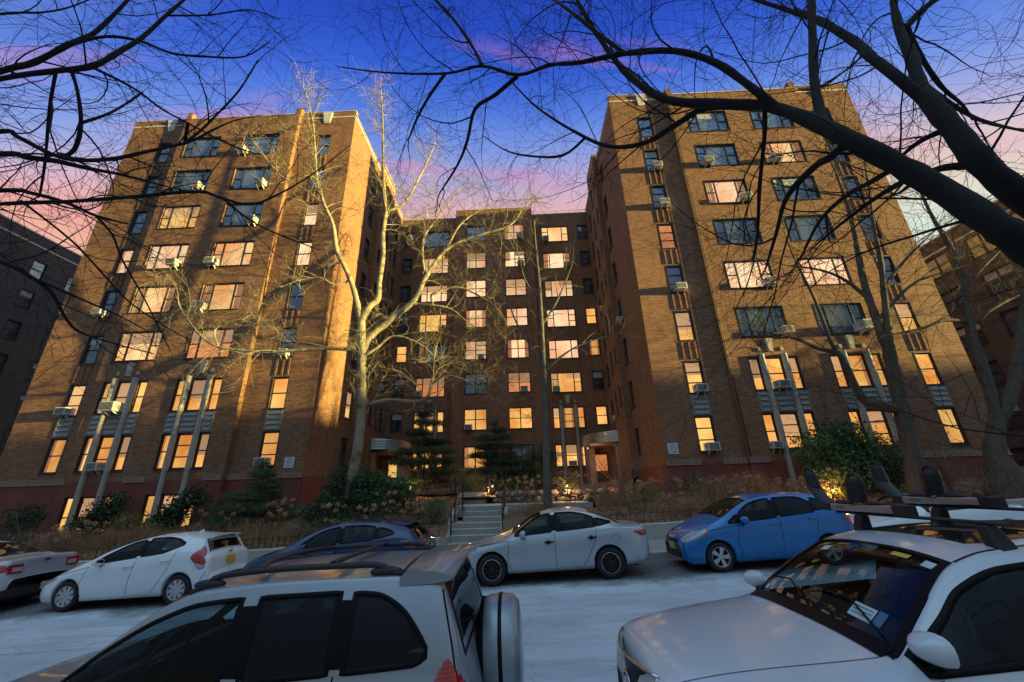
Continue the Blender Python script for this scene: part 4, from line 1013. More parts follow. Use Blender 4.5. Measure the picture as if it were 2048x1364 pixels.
    def seams(s, lines):
        for sy in (-1, 1):
            for l in lines: s.ribbon(l, sy, .012, RUB, 'panel_gap', off=.0015)
def poly_x0(p): return p['lo'][0][0]
def poly_x1(p): return p['lo'][-1][0]
def rz_(x, y): return float(road_z(x, y))

# ---- silver saloon with black wheels ----
silver = paint('silver_paint', (.42, .46, .50), .22, .3)
sp = dict(L=4.5, W=.885, R=.315, arch=.365, zw=.32, sill=.24, wheels=(.88, 3.53), rim='mesh', paint=silver,
  top=[(0,.60),(.06,.68),(.25,.75),(.7,.86),(1.15,.955),(1.32,1.02),(1.7,1.25),(2.1,1.415),(2.5,1.475),(2.9,1.465),(3.3,1.37),(3.65,1.22),(3.95,1.09),(4.25,1.065),(4.4,1.04),(4.47,.97),(4.5,.85)],
  belt=[(0,.55),(.3,.68),(.8,.80),(1.3,.895),(2.2,.945),(3.2,.995),(3.8,1.02),(4.2,.99),(4.42,.90),(4.5,.8)],
  edge=[(0,.46),(.3,.60),(1.0,.70),(1.3,.70),(1.8,.62),(2.2,.58),(3.0,.57),(3.5,.56),(3.9,.62),(4.3,.66),(4.5,.55)],
  plan=[(0,.56),(.08,.70),(.25,.80),(.6,.865),(1.2,.885),(3.4,.885),(4.0,.85),(4.3,.79),(4.44,.70),(4.5,.60)],
  bot=[(0,.32),(.15,.22),(.5,.2),(1.3,.22),(3.1,.22),(3.9,.24),(4.3,.28),(4.5,.42)], crown=[(0,.05),(1.2,.05),(2,.06),(3,.06),(4,.03),(4.5,.04)], fine=[(0,.3,10),(1.2,2.2,20),(4.3,4.5,10)],
  sidewin=[dict(lo=[(1.42,.955),(2.28,1.005)], up=[(1.42,1.0),(1.75,1.2),(2.1,1.35),(2.28,1.375)], glass=CG), dict(lo=[(2.38,1.01),(3.28,1.06)], up=[(2.38,1.385),(2.7,1.385),(3.0,1.34),(3.28,1.25)], glass=CG), dict(lo=[(3.32,1.07),(3.68,1.125)], up=[(3.32,1.235),(3.5,1.185),(3.68,1.135)], glass=CGD)],
  topwin=[(1.36,2.06,.96),(3.2,3.88,.93)], topnames={3.2:'rear_window'}, topglass={3.2:CGD}, cabin=(1.35,3.2,.35,.80), mirror_x=1.95)
el = Car('silver_saloon', 'silver four-door saloon with black mesh wheels and dark front bumper, parked beside the steps', 'car', sp, (-1.71, 10.88, rz_(-1.71, 10.5)))
el.mirror(1.62, .985, (.11, .10, .08)); el.handle(2.2, .80, RUB, True); el.handle(3.18, .845, RUB, True)
el.seams([[(1.28,.88),(1.25,.45),(1.33,.26)], [(2.33,.98),(2.33,.26),(1.33,.26)], [(3.30,1.0),(3.22,.72),(3.02,.4),(2.9,.26),(2.33,.26)], [(.55,.78),(1.28,.88)]])
for sy in (-1, 1):
    el.side_patch([(.06,.55),(.28,.60),(.44,.68)], [(.06,.62),(.25,.69),(.44,.70)], sy, CLRL, 'headlight'); el.side_patch([(4.14,.90),(4.3,.80),(4.47,.80)], [(4.14,.93),(4.3,.95),(4.47,.92)], sy, REDL, 'tail_light')
el.side_patch([(.02,.24),(.5,.24)], [(.02,.5),(.25,.52),(.5,.36)], -1, PLAST, 'front_bumper_patch', off=.012); el.side_patch([(.02,.24),(.5,.24)], [(.02,.5),(.25,.52),(.5,.36)], 1, PLAST, 'front_bumper_patch', off=.012)
b = MB(); b.box(-.012, .01, -.5, .5, .25, .5); b.build('front_bumper_patch', PLAST, el.t)
b = MB(); a = np.linspace(0, 2*math.pi, 25); xx = 3.72+.085*np.cos(a); zz = .80+.085*np.sin(a); b.tube([(x_, -float(el.side_y(x_, z_))-.001, z_) for x_, z_ in zip(xx, zz)], .003, 4, cap=False); b.build('fuel_flap', RUB, el.t)

# ---- white hybrid hatchback ----
white = paint('white_paint', (.72, .77, .80), .2)
sp = dict(L=4.0, W=.85, R=.30, arch=.345, zw=.305, sill=.22, wheels=(.83, 3.38), rim='turbine', paint=white,
  top=[(0,.55),(.06,.64),(.3,.76),(.8,.93),(1.1,1.03),(1.6,1.25),(2.0,1.375),(2.4,1.435),(2.8,1.44),(3.3,1.39),(3.58,1.34),(3.66,1.29),(3.74,1.16),(3.84,1.0),(3.93,.92),(3.97,.7),(4.0,.5)],
  belt=[(0,.5),(.3,.62),(.8,.80),(1.2,.88),(2.0,.95),(2.8,1.02),(3.4,1.06),(3.7,1.02),(3.85,.9),(4.0,.45)],
  edge=[(0,.42),(.3,.55),(.9,.68),(1.2,.69),(1.8,.60),(2.2,.55),(3.0,.52),(3.5,.52),(3.7,.60),(3.9,.66),(4.0,.6)],
  plan=[(0,.52),(.08,.66),(.3,.77),(.7,.83),(1.2,.845),(3.2,.85),(3.6,.83),(3.85,.78),(3.95,.73),(4.0,.68)],
  bot=[(0,.28),(.2,.18),(.5,.18),(3.0,.19),(3.8,.25),(4.0,.32)], crown=[(0,.05),(1.2,.05),(2,.05),(3.5,.05),(4,.03)], fine=[(0,.3,10),(3.5,4.0,24)],
  sidewin=[dict(lo=[(1.30,.915),(2.27,1.005)], up=[(1.30,.96),(1.6,1.13),(2.0,1.30),(2.27,1.35)], glass=CG), dict(lo=[(2.36,1.01),(2.9,1.06),(3.28,1.20)], up=[(2.36,1.365),(2.7,1.37),(3.0,1.33),(3.28,1.225)], glass=CG)],
  topwin=[(1.16,1.98,.95),(3.67,3.82,.86)], topnames={3.67:'rear_window'}, topglass={3.67:CGD}, cabin=(1.25,2.9,.33,.78), mirror_x=1.9)
pr = Car('white_hatchback', 'white five-door hatchback with silver wheel trims and a yellow rear plate', 'car', sp, (-11.34, 10.85, rz_(-11.26, 10.5)))
pr.mirror(1.5, .95, (.12, .11, .075)); pr.handle(2.15, .83); pr.handle(3.0, .90)
pr.seams([[(1.22,.86),(1.1,.5),(1.2,.24)], [(2.31,.98),(2.25,.6),(2.22,.24),(1.2,.24)], [(3.22,1.1),(3.1,.75),(2.9,.4),(2.75,.24),(2.22,.24)], [(.5,.72),(1.22,.86)], [(3.93,.62),(3.78,.25)]])
for sy in (-1, 1):
    pr.side_patch([(.05,.46),(.3,.55),(.55,.66)], [(.05,.52),(.3,.64),(.55,.70)], sy, CLRL, 'headlight'); pr.side_patch([(.24,.585),(.5,.66)], [(.24,.62),(.5,.695)], sy, ORGL, 'indicator', off=.012)
    tlp = pr.side_patch([(3.56,.93),(3.66,.80),(3.80,.72),(3.9,.72)], [(3.56,.95),(3.72,1.16),(3.80,1.04),(3.9,.80)], sy, REDL, 'tail_light', off=.012); pr.side_patch([(3.68,.78),(3.80,.66),(3.9,.68)], [(3.68,.80),(3.80,.80),(3.9,.76)], sy, CLRL, 'reversing_light', off=.017)
b = MB(); P = []
for x in (3.34, 3.5, 3.7, 3.78): P.append([(x, y, float(pr.top_z(min(x, 3.55), y))+(.006 if x < 3.6 else .012)) for y in np.linspace(-.5, .5, 9)])
b.grid(np.array(P), flip=True); P2 = np.array(P)-[0,0,.03]; b.grid(P2); b.grid(np.stack([P2[-1], np.array(P[-1])])); b.grid(np.stack([P2[:,0], np.array(P)[:,0]])); b.build('spoiler', TRIM['white_paint'], pr.t, smooth=True)
b = MB(); b.add([(3.0,-.012,1.43),(3.16,-.012,1.42),(3.16,.012,1.42),(3.0,.012,1.43),(3.14,-.004,1.475),(3.16,.004,1.475)], [(0,1,4),(2,3,5),(1,2,5,4),(0,4,5,3)]); b.build('fin_aerial', TRIM['white_paint'], pr.t)
def rear_box(car, x, y0, y1, z0, z1, mat, name, tilt=0.0, th=.012):
    b = MB(); b.add([(x, y0, z0), (x+th, y0, z0), (x+th, y1, z0), (x, y1, z0), (x-tilt, y0, z1), (x+th-tilt, y0, z1), (x+th-tilt, y1, z1), (x-tilt, y1, z1)], [(0,3,2,1),(4,5,6,7),(0,1,5,4),(1,2,6,5),(2,3,7,6),(3,0,4,7)]); return b.build(name, mat, car.t)
pl = rear_box(pr, 3.985, -.16, .16, .70, .86, PLY, 'number_plate', .05)
b = MB(); b.ell((3.93, 0, .97), (.03, .055, .05), 10, 6); b.build('badge', CHROME, pr.t, smooth=True)

# ---- blue compact hatchback right of the saloon ----
blue = paint('bright_blue_paint', (.0, .15, .42), .2, .1)
sp = dict(L=4.0, W=.84, R=.295, arch=.34, zw=.30, sill=.22, wheels=(.76, 3.21), rim='five', paint=blue,
  top=[(0,.58),(.05,.68),(.2,.80),(.6,.97),(.95,1.09),(1.4,1.33),(1.75,1.465),(2.2,1.525),(3.0,1.51),(3.5,1.45),(3.68,1.36),(3.82,1.1),(3.92,.95),(3.97,.7),(4.0,.5)],
  belt=[(0,.53),(.3,.72),(.8,.88),(1.2,.94),(2.0,1.0),(3.0,1.07),(3.6,1.1),(3.85,.95),(4.0,.45)],
  edge=[(0,.45),(.3,.58),(.8,.68),(1.1,.68),(1.7,.60),(2.2,.57),(3.2,.55),(3.6,.58),(3.9,.64),(4.0,.6)],
  plan=[(0,.55),(.06,.68),(.25,.78),(.6,.825),(1.2,.84),(3.3,.84),(3.7,.81),(3.9,.74),(4.0,.66)],
  bot=[(0,.26),(.15,.16),(.5,.17),(3.0,.19),(3.8,.25),(4.0,.32)], crown=[(0,.06),(1.2,.05),(2,.06),(3.5,.06),(4,.03)], fine=[(0,.3,10),(3.5,4.0,20)],
  sidewin=[dict(lo=[(1.08,.955),(1.32,.965)], up=[(1.08,.97),(1.32,1.13)], glass=CG), dict(lo=[(1.38,.97),(2.2,1.02)], up=[(1.38,1.15),(1.7,1.33),(2.0,1.40),(2.2,1.415)], glass=CG), dict(lo=[(2.28,1.03),(3.08,1.09)], up=[(2.28,1.42),(2.7,1.42),(2.92,1.39),(3.08,1.30)], glass=CG), dict(lo=[(3.13,1.11),(3.6,1.19)], up=[(3.13,1.38),(3.35,1.33),(3.6,1.21)], glass=CGD)],
  topwin=[(.99,1.70,.95),(3.67,3.84,.9)], topnames={3.67:'rear_window'}, topglass={3.67:CGD}, cabin=(1.2,2.9,.35,.82), mirror_x=1.6)
ft = Car('blue_hatchback', 'bright blue compact hatchback with silver split-spoke wheels facing left beside the sidewalk', 'car', sp, (3.50, 10.84, rz_(3.5, 10.5)))
ft.mirror(1.40, 1.0, (.12, .11, .085)); ft.handle(2.1, .90); ft.handle(2.98, .96)
ft.seams([[(1.3,.92),(1.2,.55),(1.25,.24)], [(2.24,1.0),(2.2,.6),(2.18,.24),(1.25,.24)], [(3.12,1.05),(3.0,.7),(2.85,.4),(2.7,.24),(2.18,.24)], [(.45,.8),(1.3,.92)]])
for sy in (-1, 1):
    ft.side_patch([(.05,.60),(.25,.64),(.58,.78)], [(.05,.66),(.25,.79),(.58,.88)], sy, CLRL, 'headlight', off=.01); ft.side_patch([(.44,.70),(.6,.79)], [(.44,.76),(.6,.87)], sy, ORGL, 'indicator', off=.014)
    ft.side_patch([(3.70,.80),(3.88,.72)], [(3.70,1.12),(3.88,.98)], sy, REDL, 'tail_light', off=.012)
b = MB(); b.box(-.012, .03, -.32, .32, .60, .655); b.box(-.008, .03, -.45, .45, .26, .40); b.build('grille', PLAST, ft.t)
b = MB(); b.box(-.03, .01, -.16, .14, .42, .56); b.build('number_plate', PLJ, ft.t)
b = MB(); b.ell((-.005, 0, .665), (.015, .055, .045), 10, 6); b.build('badge', CHROME, ft.t, smooth=True)

# ---- dark blue hatchback left of the steps ----
navy = paint('navy_blue_paint', (.0, .028, .11), .2, .1)
sp = dict(L=4.36, W=.90, R=.32, arch=.365, zw=.325, sill=.24, wheels=(.86, 3.51), rim='five', paint=navy,
  top=[(0,.62),(.05,.72),(.3,.84),(.8,.97),(1.1,1.06),(1.6,1.30),(2.0,1.43),(2.4,1.48),(3.0,1.47),(3.6,1.39),(3.85,1.32),(4.0,1.22),(4.17,1.03),(4.28,.93),(4.34,.7),(4.36,.5)],
  belt=[(0,.56),(.3,.76),(1.2,.93),(2.0,.98),(3.0,1.03),(3.7,1.08),(4.0,1.02),(4.2,.85),(4.36,.45)],
  edge=[(0,.46),(.3,.6),(1.1,.72),(1.8,.62),(2.2,.58),(3.2,.55),(3.7,.56),(4.0,.62),(4.2,.68),(4.36,.6)],
  plan=[(0,.56),(.06,.7),(.3,.82),(.8,.885),(1.2,.9),(3.5,.9),(4.0,.86),(4.25,.78),(4.36,.68)],
  bot=[(0,.3),(.15,.2),(.5,.2),(3.0,.22),(3.8,.25),(4.36,.34)], crown=[(0,.05),(2,.05),(3.5,.06),(4.36,.03)], fine=[(0,.3,8),(3.7,4.36,26)],
  sidewin=[dict(lo=[(1.45,.97),(2.3,1.02)], up=[(1.45,1.05),(1.8,1.25),(2.1,1.34),(2.3,1.365)], glass=CG), dict(lo=[(2.38,1.025),(3.15,1.065)], up=[(2.38,1.37),(2.8,1.37),(3.15,1.32)], glass=CG), dict(lo=[(3.2,1.075),(3.62,1.16)], up=[(3.2,1.305),(3.4,1.27),(3.62,1.185)], glass=CGD)],
  topwin=[(1.14,1.95,.95),(3.90,4.16,.88)], topnames={3.90:'rear_window'}, topglass={3.90:CGD}, cabin=(1.3,3.1,.35,.82), mirror_x=1.85)
fo = Car('navy_hatchback', 'dark blue hatchback with red wedge tail lamps parked just left of the steps', 'car', sp, (-6.72, 10.92, rz_(-6.72, 10.5)))
fo.mirror(1.62, .98, (.12, .11, .08)); fo.handle(2.2, .85); fo.handle(3.1, .9)
fo.seams([[(1.35,.93),(1.3,.5),(1.38,.26)], [(2.34,1.0),(2.3,.26),(1.38,.26)], [(3.2,1.02),(3.1,.7),(2.9,.26),(2.3,.26)]])
for sy in (-1, 1): fo.side_patch([(3.72,.97),(3.95,.86),(4.24,.82)], [(3.72,.99),(3.95,1.02),(4.2,.96),(4.24,.93)], sy, REDL, 'tail_light', off=.012)
rear_box(fo, 4.35, -.16, .16, .68, .82, PLJ, 'number_plate', .03)
b = MB(); P = []
for x in (3.62, 3.8, 3.95): P.append([(x, y, float(fo.top_z(min(x, 3.78), y))+.012) for y in np.linspace(-.54, .54, 9)])
b.grid(np.array(P), flip=True); b.grid(np.array(P)-[0,0,.028]); b.build('spoiler', TRIM['navy_blue_paint'], fo.t, smooth=True)

# ---- silver saloon at the left edge: we look at its tail ----
sp = dict(L=5.1, W=.94, R=.34, arch=.385, zw=.345, sill=.26, wheels=(.95, 3.82), rim='multi', paint=silver,
  top=[(0,.66),(.06,.78),(.3,.90),(1.2,1.04),(1.5,1.08),(2.0,1.32),(2.4,1.48),(2.8,1.535),(3.3,1.50),(3.8,1.36),(4.3,1.17),(4.5,1.13),(4.95,1.12),(5.03,1.10),(5.07,.9),(5.1,.7)],
  belt=[(0,.6),(.3,.8),(1.5,1.0),(2.5,1.05),(4.0,1.10),(4.8,1.04),(5.0,.92),(5.1,.62)], edge=[(0,.5),(.3,.66),(1.4,.74),(2.2,.62),(3.4,.58),(4.2,.66),(4.7,.72),(5.0,.74),(5.1,.62)],
  plan=[(0,.6),(.06,.74),(.3,.87),(.8,.93),(1.2,.94),(4.2,.94),(4.8,.90),(5.0,.84),(5.08,.78),(5.1,.70)], bot=[(0,.3),(.15,.22),(3.9,.25),(5.0,.32),(5.1,.42)], crown=[(0,.05),(2,.06),(3.8,.05),(4.4,.03),(5.1,.03)], fine=[(0,.3,8),(4.8,5.1,18)],
  sidewin=[dict(lo=[(1.75,1.06),(2.7,1.09)], up=[(1.75,1.12),(2.2,1.34),(2.7,1.42)], glass=CG), dict(lo=[(2.78,1.09),(3.9,1.14)], up=[(2.78,1.42),(3.3,1.38),(3.9,1.2)], glass=CG)],
  topwin=[(1.56,2.36,.95),(3.5,4.30,.95)], topnames={3.5:'rear_window'}, topglass={3.5:CGD}, cabin=(1.7,3.3,.4,.9), mirror_x=2.2)
fd = Car('silver_saloon', 'big silver saloon at the left edge of the photo seen from its boot end', 'car', sp, (-17.22, 10.9, rz_(-17.22, 10.5)))
for sy in (-1, 1):
    fd.side_patch([(4.62,.93),(4.85,.83),(5.08,.84)], [(4.62,.95),(4.85,1.02),(5.08,.98)], sy, REDL, 'tail_light', off=.012)
    y0, y1 = sorted((sy*.48, sy*.78)); o = rear_box(fd, 5.085, y0, y1, .80, .99, REDL, 'tail_light', .02, .016); y0, y1 = sorted((sy*.50, sy*.70)); rear_box(fd, 5.098, y0, y1, .84, .93, CLRL, 'reversing_light', .01, .012)
rear_box(fd, 5.09, -.80, .80, .30, .48, PLAST, 'rear_valance', 0, .03); rear_box(fd, 5.10, -.42, .42, 1.00, 1.012, CHROME, 'trim_strip', 0, .012)
rear_box(fd, 5.135, -.02, .30, .36, .52, PLJ, 'number_plate', 0)
b = MB(); b.ell((5.10, 0, 1.02), (.02, .085, .035), 12, 6); b.build('badge', simple('blue_badge', (.02,.05,.16), .3), fd.t, smooth=True)
fd.seams([[(4.3,1.0),(4.6,.95),(4.62,.6)]])

# ---- white convertible with black top, behind the rack ----
sp = dict(L=4.1, W=.89, R=.32, arch=.365, zw=.33, sill=.24, wheels=(.85, 3.35), rim='five', paint=white,
  top=[(0,.6),(.06,.68),(.4,.80),(1.2,.93),(1.45,.98),(1.8,1.18),(2.05,1.285),(2.4,1.33),(2.8,1.31),(3.1,1.20),(3.35,1.05),(3.5,1.0),(4.0,.97),(4.06,.9),(4.1,.7)],
  belt=[(0,.55),(.4,.72),(1.4,.89),(2.4,.91),(3.3,.95),(3.9,.93),(4.1,.62)], edge=[(0,.45),(.3,.62),(1.4,.70),(2.0,.60),(2.8,.57),(3.2,.60),(3.5,.70),(4.0,.68),(4.1,.6)],
  plan=[(0,.55),(.06,.7),(.3,.82),(.8,.88),(3.5,.89),(3.9,.83),(4.1,.7)], bot=[(0,.3),(.15,.2),(4.0,.26),(4.1,.4)], crown=[(0,.05),(2,.06),(4.1,.03)], fine=[(0,.3,8),(1.4,2.1,16)],
  sidewin=[dict(lo=[(1.72,.93),(2.9,.96)], up=[(1.72,1.02),(2.0,1.17),(2.4,1.23),(2.7,1.18),(2.9,1.08)], glass=CG)], topwin=[(1.48,2.0,.95)], cabin=(1.5,2.2,.3,.72), mirror_x=1.95)
cv = Car('white_convertible', 'white convertible with a black folding top, half hidden behind the roof rack', 'car', sp, (7.45, 11.0, rz_(7.45, 10.5)))
cv.mirror(1.8, .95, (.11, .1, .07))
b = MB(); P = []
for x in np.linspace(2.04, 3.42, 20):
    zt_, zb_, w_, ye_, cr_, lo_ = cv.params(x); row = []
    for y in np.linspace(-ye_-.02, ye_+.02, 15): row.append((x, y, float(cv.top_z(x, y))+.016))
    if x > 2.85:
        zl = .99; row = [(x, -float(cv.side_y(x, zl))-.012, zl)] + row + [(x, float(cv.side_y(x, zl))+.012, zl)]
    else: row = [(x, row[0][1], row[0][2]-.05)] + row + [(x, row[-1][1], row[-1][2]-.05)]
    P.append(row)
b.grid(np.array(P), flip=True); b.build('soft_top', simple('black_canvas', (.012,.012,.014), .85, nscale=60, var=.3), cv.t, smooth=True)

# ================================================================== FOREGROUND SUV WITH A SPARE WHEEL
silver2 = paint('worn_silver_paint', (.31, .345, .385), .24, .4)
sp = dict(L=3.98, W=.87, R=.345, arch=.40, zw=.35, sill=.34, wheels=(.78, 3.27), rim='multi', paint=silver2,
  top=[(0,.75),(.05,.86),(.3,.97),(.9,1.07),(1.12,1.12),(1.5,1.38),(1.8,1.555),(2.05,1.625),(2.6,1.65),(3.3,1.64),(3.6,1.62),(3.70,1.58),(3.78,1.40),(3.87,1.12),(3.92,.95),(3.96,.7),(3.98,.5)],
  belt=[(0,.7),(.3,.88),(1.0,1.0),(2.0,1.04),(3.2,1.08),(3.7,1.07),(3.85,.95),(3.98,.48)],
  edge=[(0,.5),(.3,.66),(1.0,.72),(1.2,.71),(1.7,.66),(2.2,.645),(3.4,.63),(3.7,.63),(3.85,.70),(3.98,.66)],
  plan=[(0,.62),(.06,.74),(.3,.83),(.8,.87),(3.3,.87),(3.7,.85),(3.88,.80),(3.98,.74)],
  bot=[(0,.35),(.15,.3),(3.5,.32),(3.98,.4)], crown=[(0,.05),(1.2,.06),(2,.05),(3.5,.05),(3.98,.03)], cpow=3.0, bulge=.025, fine=[(0,.3,8),(1.1,1.9,20),(3.55,3.98,30)],
  sidewin=[dict(lo=[(1.22,1.05),(2.36,1.09)], up=[(1.22,1.10),(1.5,1.285),(1.8,1.43),(2.05,1.50),(2.36,1.52)], glass=CG, fr=.034), dict(lo=[(2.46,1.09),(3.04,1.11)], up=[(2.46,1.52),(3.04,1.52)], glass=CGD, fr=.034), dict(lo=[(3.11,1.11),(3.58,1.13),(3.65,1.17)], up=[(3.11,1.515),(3.27,1.50),(3.45,1.42),(3.58,1.29),(3.65,1.19)], glass=CGD, fr=.034)],
  topwin=[(1.16,1.82,.95),(3.715,3.87,.9)], topnames={3.715:'rear_window'}, topglass={3.715:CGD}, cabin=(1.2,3.0,.5,.98), mirror_x=1.75)
RVX, RVY = -4.28, 3.80
rv = Car('silver_suv', 'silver compact SUV in the foreground with roof rails and a covered spare wheel', 'car', sp, (RVX, RVY, -2.25), slope=.03)
rv.mirror(1.35, 1.08, (.12, .11, .09)); rv.handle(2.08, .93); rv.handle(2.78, .96)
rv.seams([[(1.1,1.0),(1.05,.6),(1.15,.36)], [(2.41,1.08),(2.41,.36),(1.15,.36)], [(3.07,1.1),(3.05,.8),(2.75,.55),(2.6,.36),(2.18,.36)]])
rv.seams([[(3.72,1.5),(3.80,1.2),(3.86,.9),(3.9,.5)]])
for sy in (-1, 1):
    rv.side_patch([(3.66,.95),(3.76,.76),(3.93,.70)], [(3.66,.98),(3.77,1.18),(3.87,1.06),(3.93,.84)], sy, REDL, 'tail_light', off=.015)
    rv.side_patch([(.05,.68),(.5,.80)], [(.05,.82),(.5,.92)], sy, CLRL, 'headlight')
    b = MB(); xs = np.linspace(1.98, 3.35, 22); P = [(x, sy*(.585), float(rv.top_z(x, .585))+.055*min(1, 9*min(x-1.97, 3.36-x)/.9)+.01) for x in xs]
    P = [(1.90, sy*.59, float(rv.top_z(1.90, .59)))] + P + [(3.42, sy*.585, float(rv.top_z(3.4, .585)))]
    b.tube(P, [.026]+[.021]*len(xs)+[.03], 8)
    for x in (2.02, 3.30): b.ell((x, sy*.585, float(rv.top_z(x, .585))+.02), (.12, .028, .035), 10, 6)
    b.build('roof_rail', PLAST, rv.t, smooth=True)
for xx in (2.25, 2.95):
    b = MB(); Q = []
    for y in np.linspace(-.575, .575, 15): Q.append((xx + .12*(abs(y)/.58)**2*(1 if xx < 2.5 else -.4), y, float(rv.top_z(xx, 0))+.055-.015*(abs(y)/.58)**4))
    Q = np.array(Q); R_ = np.stack([Q+[-.035,0,-.004], Q+[-.02,0,.014], Q+[.02,0,.014], Q+[.035,0,-.004], Q+[0,0,-.012]], 1); b.grid(R_, closev=True, flip=True); b.build('roof_crossbar', PLAST, rv.t, smooth=True)
# spoiler above the tail door
b = MB(); P = []
for u, y in enumerate(np.linspace(-.66, .66, 21)):
    e = (abs(y)/.66)**3; xr = 3.44; z0 = float(rv.top_z(xr, min(abs(y), .6)))
    row = [(xr-.02, y, z0-.004), (xr+.02, y, z0+.028), (xr+.22, y, z0+.045-.02*e), (xr+.40-.06*e, y, z0+.045-.055*e), (xr+.41-.06*e, y, z0+.025-.06*e), (xr+.25, y, z0-.03-.02*e), (xr-.02, y, z0-.06)]
    P.append(row)
b.grid(np.array(P)); b.add(P[0], [tuple(range(7))]); b.add(P[-1], [tuple(reversed(range(7)))]); b.build('spoiler', TRIM['worn_silver_paint'], rv.t, smooth=True)
for x_ in (3.415,):
    b = MB(); Q = np.array([(x_, y, float(rv.top_z(x_, y))+.004) for y in np.linspace(-.62, .62, 15)]); b.grid(np.stack([Q-[.008,0,0], Q+[.008,0,0]], 1), flip=True); b.build('panel_gap', RUB, rv.t)
# spare wheel in its hard cover
b = MB(); b.lathe([(.01, .30), (.22, .30), (.31, .285), (.355, .24), (.365, .14), (.36, .05), (.34, .0), (.30, -.02), (.01, -.03)], (3.93, .06, .94), 'x', 40)
spw = b.build('spare_wheel_cover', TRIM['worn_silver_paint'], rv.t, smooth=True)
b = MB(); b.lathe([(.368, .155), (.372, .14), (.368, .125)], (3.93, .06, .94), 'x', 40); b.lathe([(.345, .02), (.35, -.02), (.2, -.06)], (3.93, .06, .94), 'x', 40); b.build('cover_rim', RUB, spw, smooth=True)
b = MB(); b.tube([(3.80, -.48, 1.26), (3.84, -.30, 1.22), (3.86, -.1, 1.20)], [.016, .014, .01], 6); b.build('rear_wiper', RUB, rv.t)

# ================================================================== FOREGROUND WHITE SUV WITH SKI RACK
pearl = paint('pearl_white_paint', (.58, .63, .67), .2, .05)
sp = dict(L=4.55, W=.92, R=.36, arch=.41, zw=.365, sill=.36, wheels=(.93, 3.63), rim='five', paint=pearl, seatmat=SEATR,
  top=[(0,.80),(.03,.96),(.10,1.035),(.3,1.075),(.7,1.12),(1.1,1.16),(1.30,1.19),(1.52,1.335),(1.75,1.485),(1.95,1.58),(2.2,1.632),(2.8,1.66),(3.4,1.64),(3.9,1.57),(4.15,1.50),(4.3,1.3),(4.45,1.0),(4.52,.8),(4.55,.55)],
  belt=[(0,.76),(.10,.93),(.3,.98),(.8,1.03),(1.4,1.07),(2.2,1.09),(3.2,1.14),(3.9,1.2),(4.3,1.05),(4.55,.5)],
  edge=[(0,.45),(.1,.60),(.3,.70),(.8,.80),(1.28,.76),(1.6,.69),(1.93,.60),(2.5,.58),(3.6,.565),(4.0,.60),(4.3,.7),(4.55,.65)],
  plan=[(0,.50),(.05,.66),(.2,.80),(.5,.88),(.93,.92),(3.6,.92),(4.1,.90),(4.4,.82),(4.55,.72)],
  bot=[(0,.36),(.2,.28),(3.8,.32),(4.55,.45)], crown=[(0,.06),(.8,.075),(1.3,.07),(1.7,.06),(2.1,.045),(4.55,.04)], cpow=2.6, bulge=.03, fine=[(0,.4,16),(1.25,2.2,26),(4.0,4.5,14)],
  sidewin=[dict(lo=[(1.36,1.10),(2.55,1.145)], up=[(1.36,1.135),(1.6,1.28),(1.85,1.42),(2.15,1.505),(2.55,1.53)], glass=CG, fr=.034), dict(lo=[(2.66,1.15),(3.45,1.185)], up=[(2.66,1.53),(3.1,1.525),(3.45,1.48)], glass=CGD, fr=.034), dict(lo=[(3.52,1.195),(3.95,1.27)], up=[(3.52,1.465),(3.75,1.41),(3.95,1.29)], glass=CGD, fr=.034)],
  topwin=[(1.30,1.95,.965),(4.17,4.40,.9)], topnames={4.17:'rear_window'}, topglass={4.17:CGD}, cabin=(1.5,3.3,.55,1.0), mirror_x=2.02)
CXX, CXY, CXZ = .69, 3.42, -2.10
cx = Car('white_suv', 'white SUV in the right foreground with ski carriers on its black roof bars', 'car', sp, (CXX, CXY, CXZ), slope=.03)
cx.mirror(1.42, 1.20, (.118, .095, .072)); cx.handle(2.5, .98); cx.handle(3.4, 1.02)
cx.seams([[(1.42,1.06),(1.32,.7),(1.38,.38)], [(2.6,1.14),(2.58,.38),(1.38,.38)], [(3.5,1.18),(3.4,.8),(3.25,.38),(2.58,.38)], [(.42,.93),(.9,1.005),(1.42,1.075)]])
# bonnet shut lines and creases
for sy in (-1, 1):
    Q = np.array([(x, sy*(.56+.13*((x-.2)/1.1)), float(cx.top_z(x, .56+.13*((x-.2)/1.1)))+.002) for x in np.linspace(.18, 1.3, 26)]); b = MB(); b.grid(np.stack([Q-[0,.003,0], Q+[0,.003,0]], 1), flip=False); b.build('panel_gap', RUB, cx.t)
# cowl panel and wipers
P = []
for x in (1.23, 1.26, 1.33): P.append([(x+.04*(y/.76)**2, y, float(cx.top_z(x+.04*(y/.76)**2, y))+.006) for y in np.linspace(-.69, .69, 21)])
b = MB(); b.grid(np.array(P), flip=True); b.build('cowl', RUB, cx.t, smooth=True)
for y0, y1 in ((-.62, .02), (.06, .62)):
    b = MB(); b.tube([(1.36, y0, float(cx.top_z(1.36, y0))+.03), (1.46, (y0+y1)/2, float(cx.top_z(1.46, (y0+y1)/2))+.025), (1.47, y1, float(cx.top_z(1.47, y1))+.022)], [.009, .007, .005], 6); b.build('wiper', RUB, cx.t)
ROOFG = simple('black_roof_glass', (.008, .009, .011), .04, Coat_Weight=1.0) if False else simple('black_roof_glass', (.008, .009, .011), .04)
cx.top_patch(2.2, 3.72, -.47, .47, ROOFG, 'glass_roof', off=.005, wedge=[(2.2,.93),(2.29,1),(3.6,1),(3.72,.93)])
b = MB()
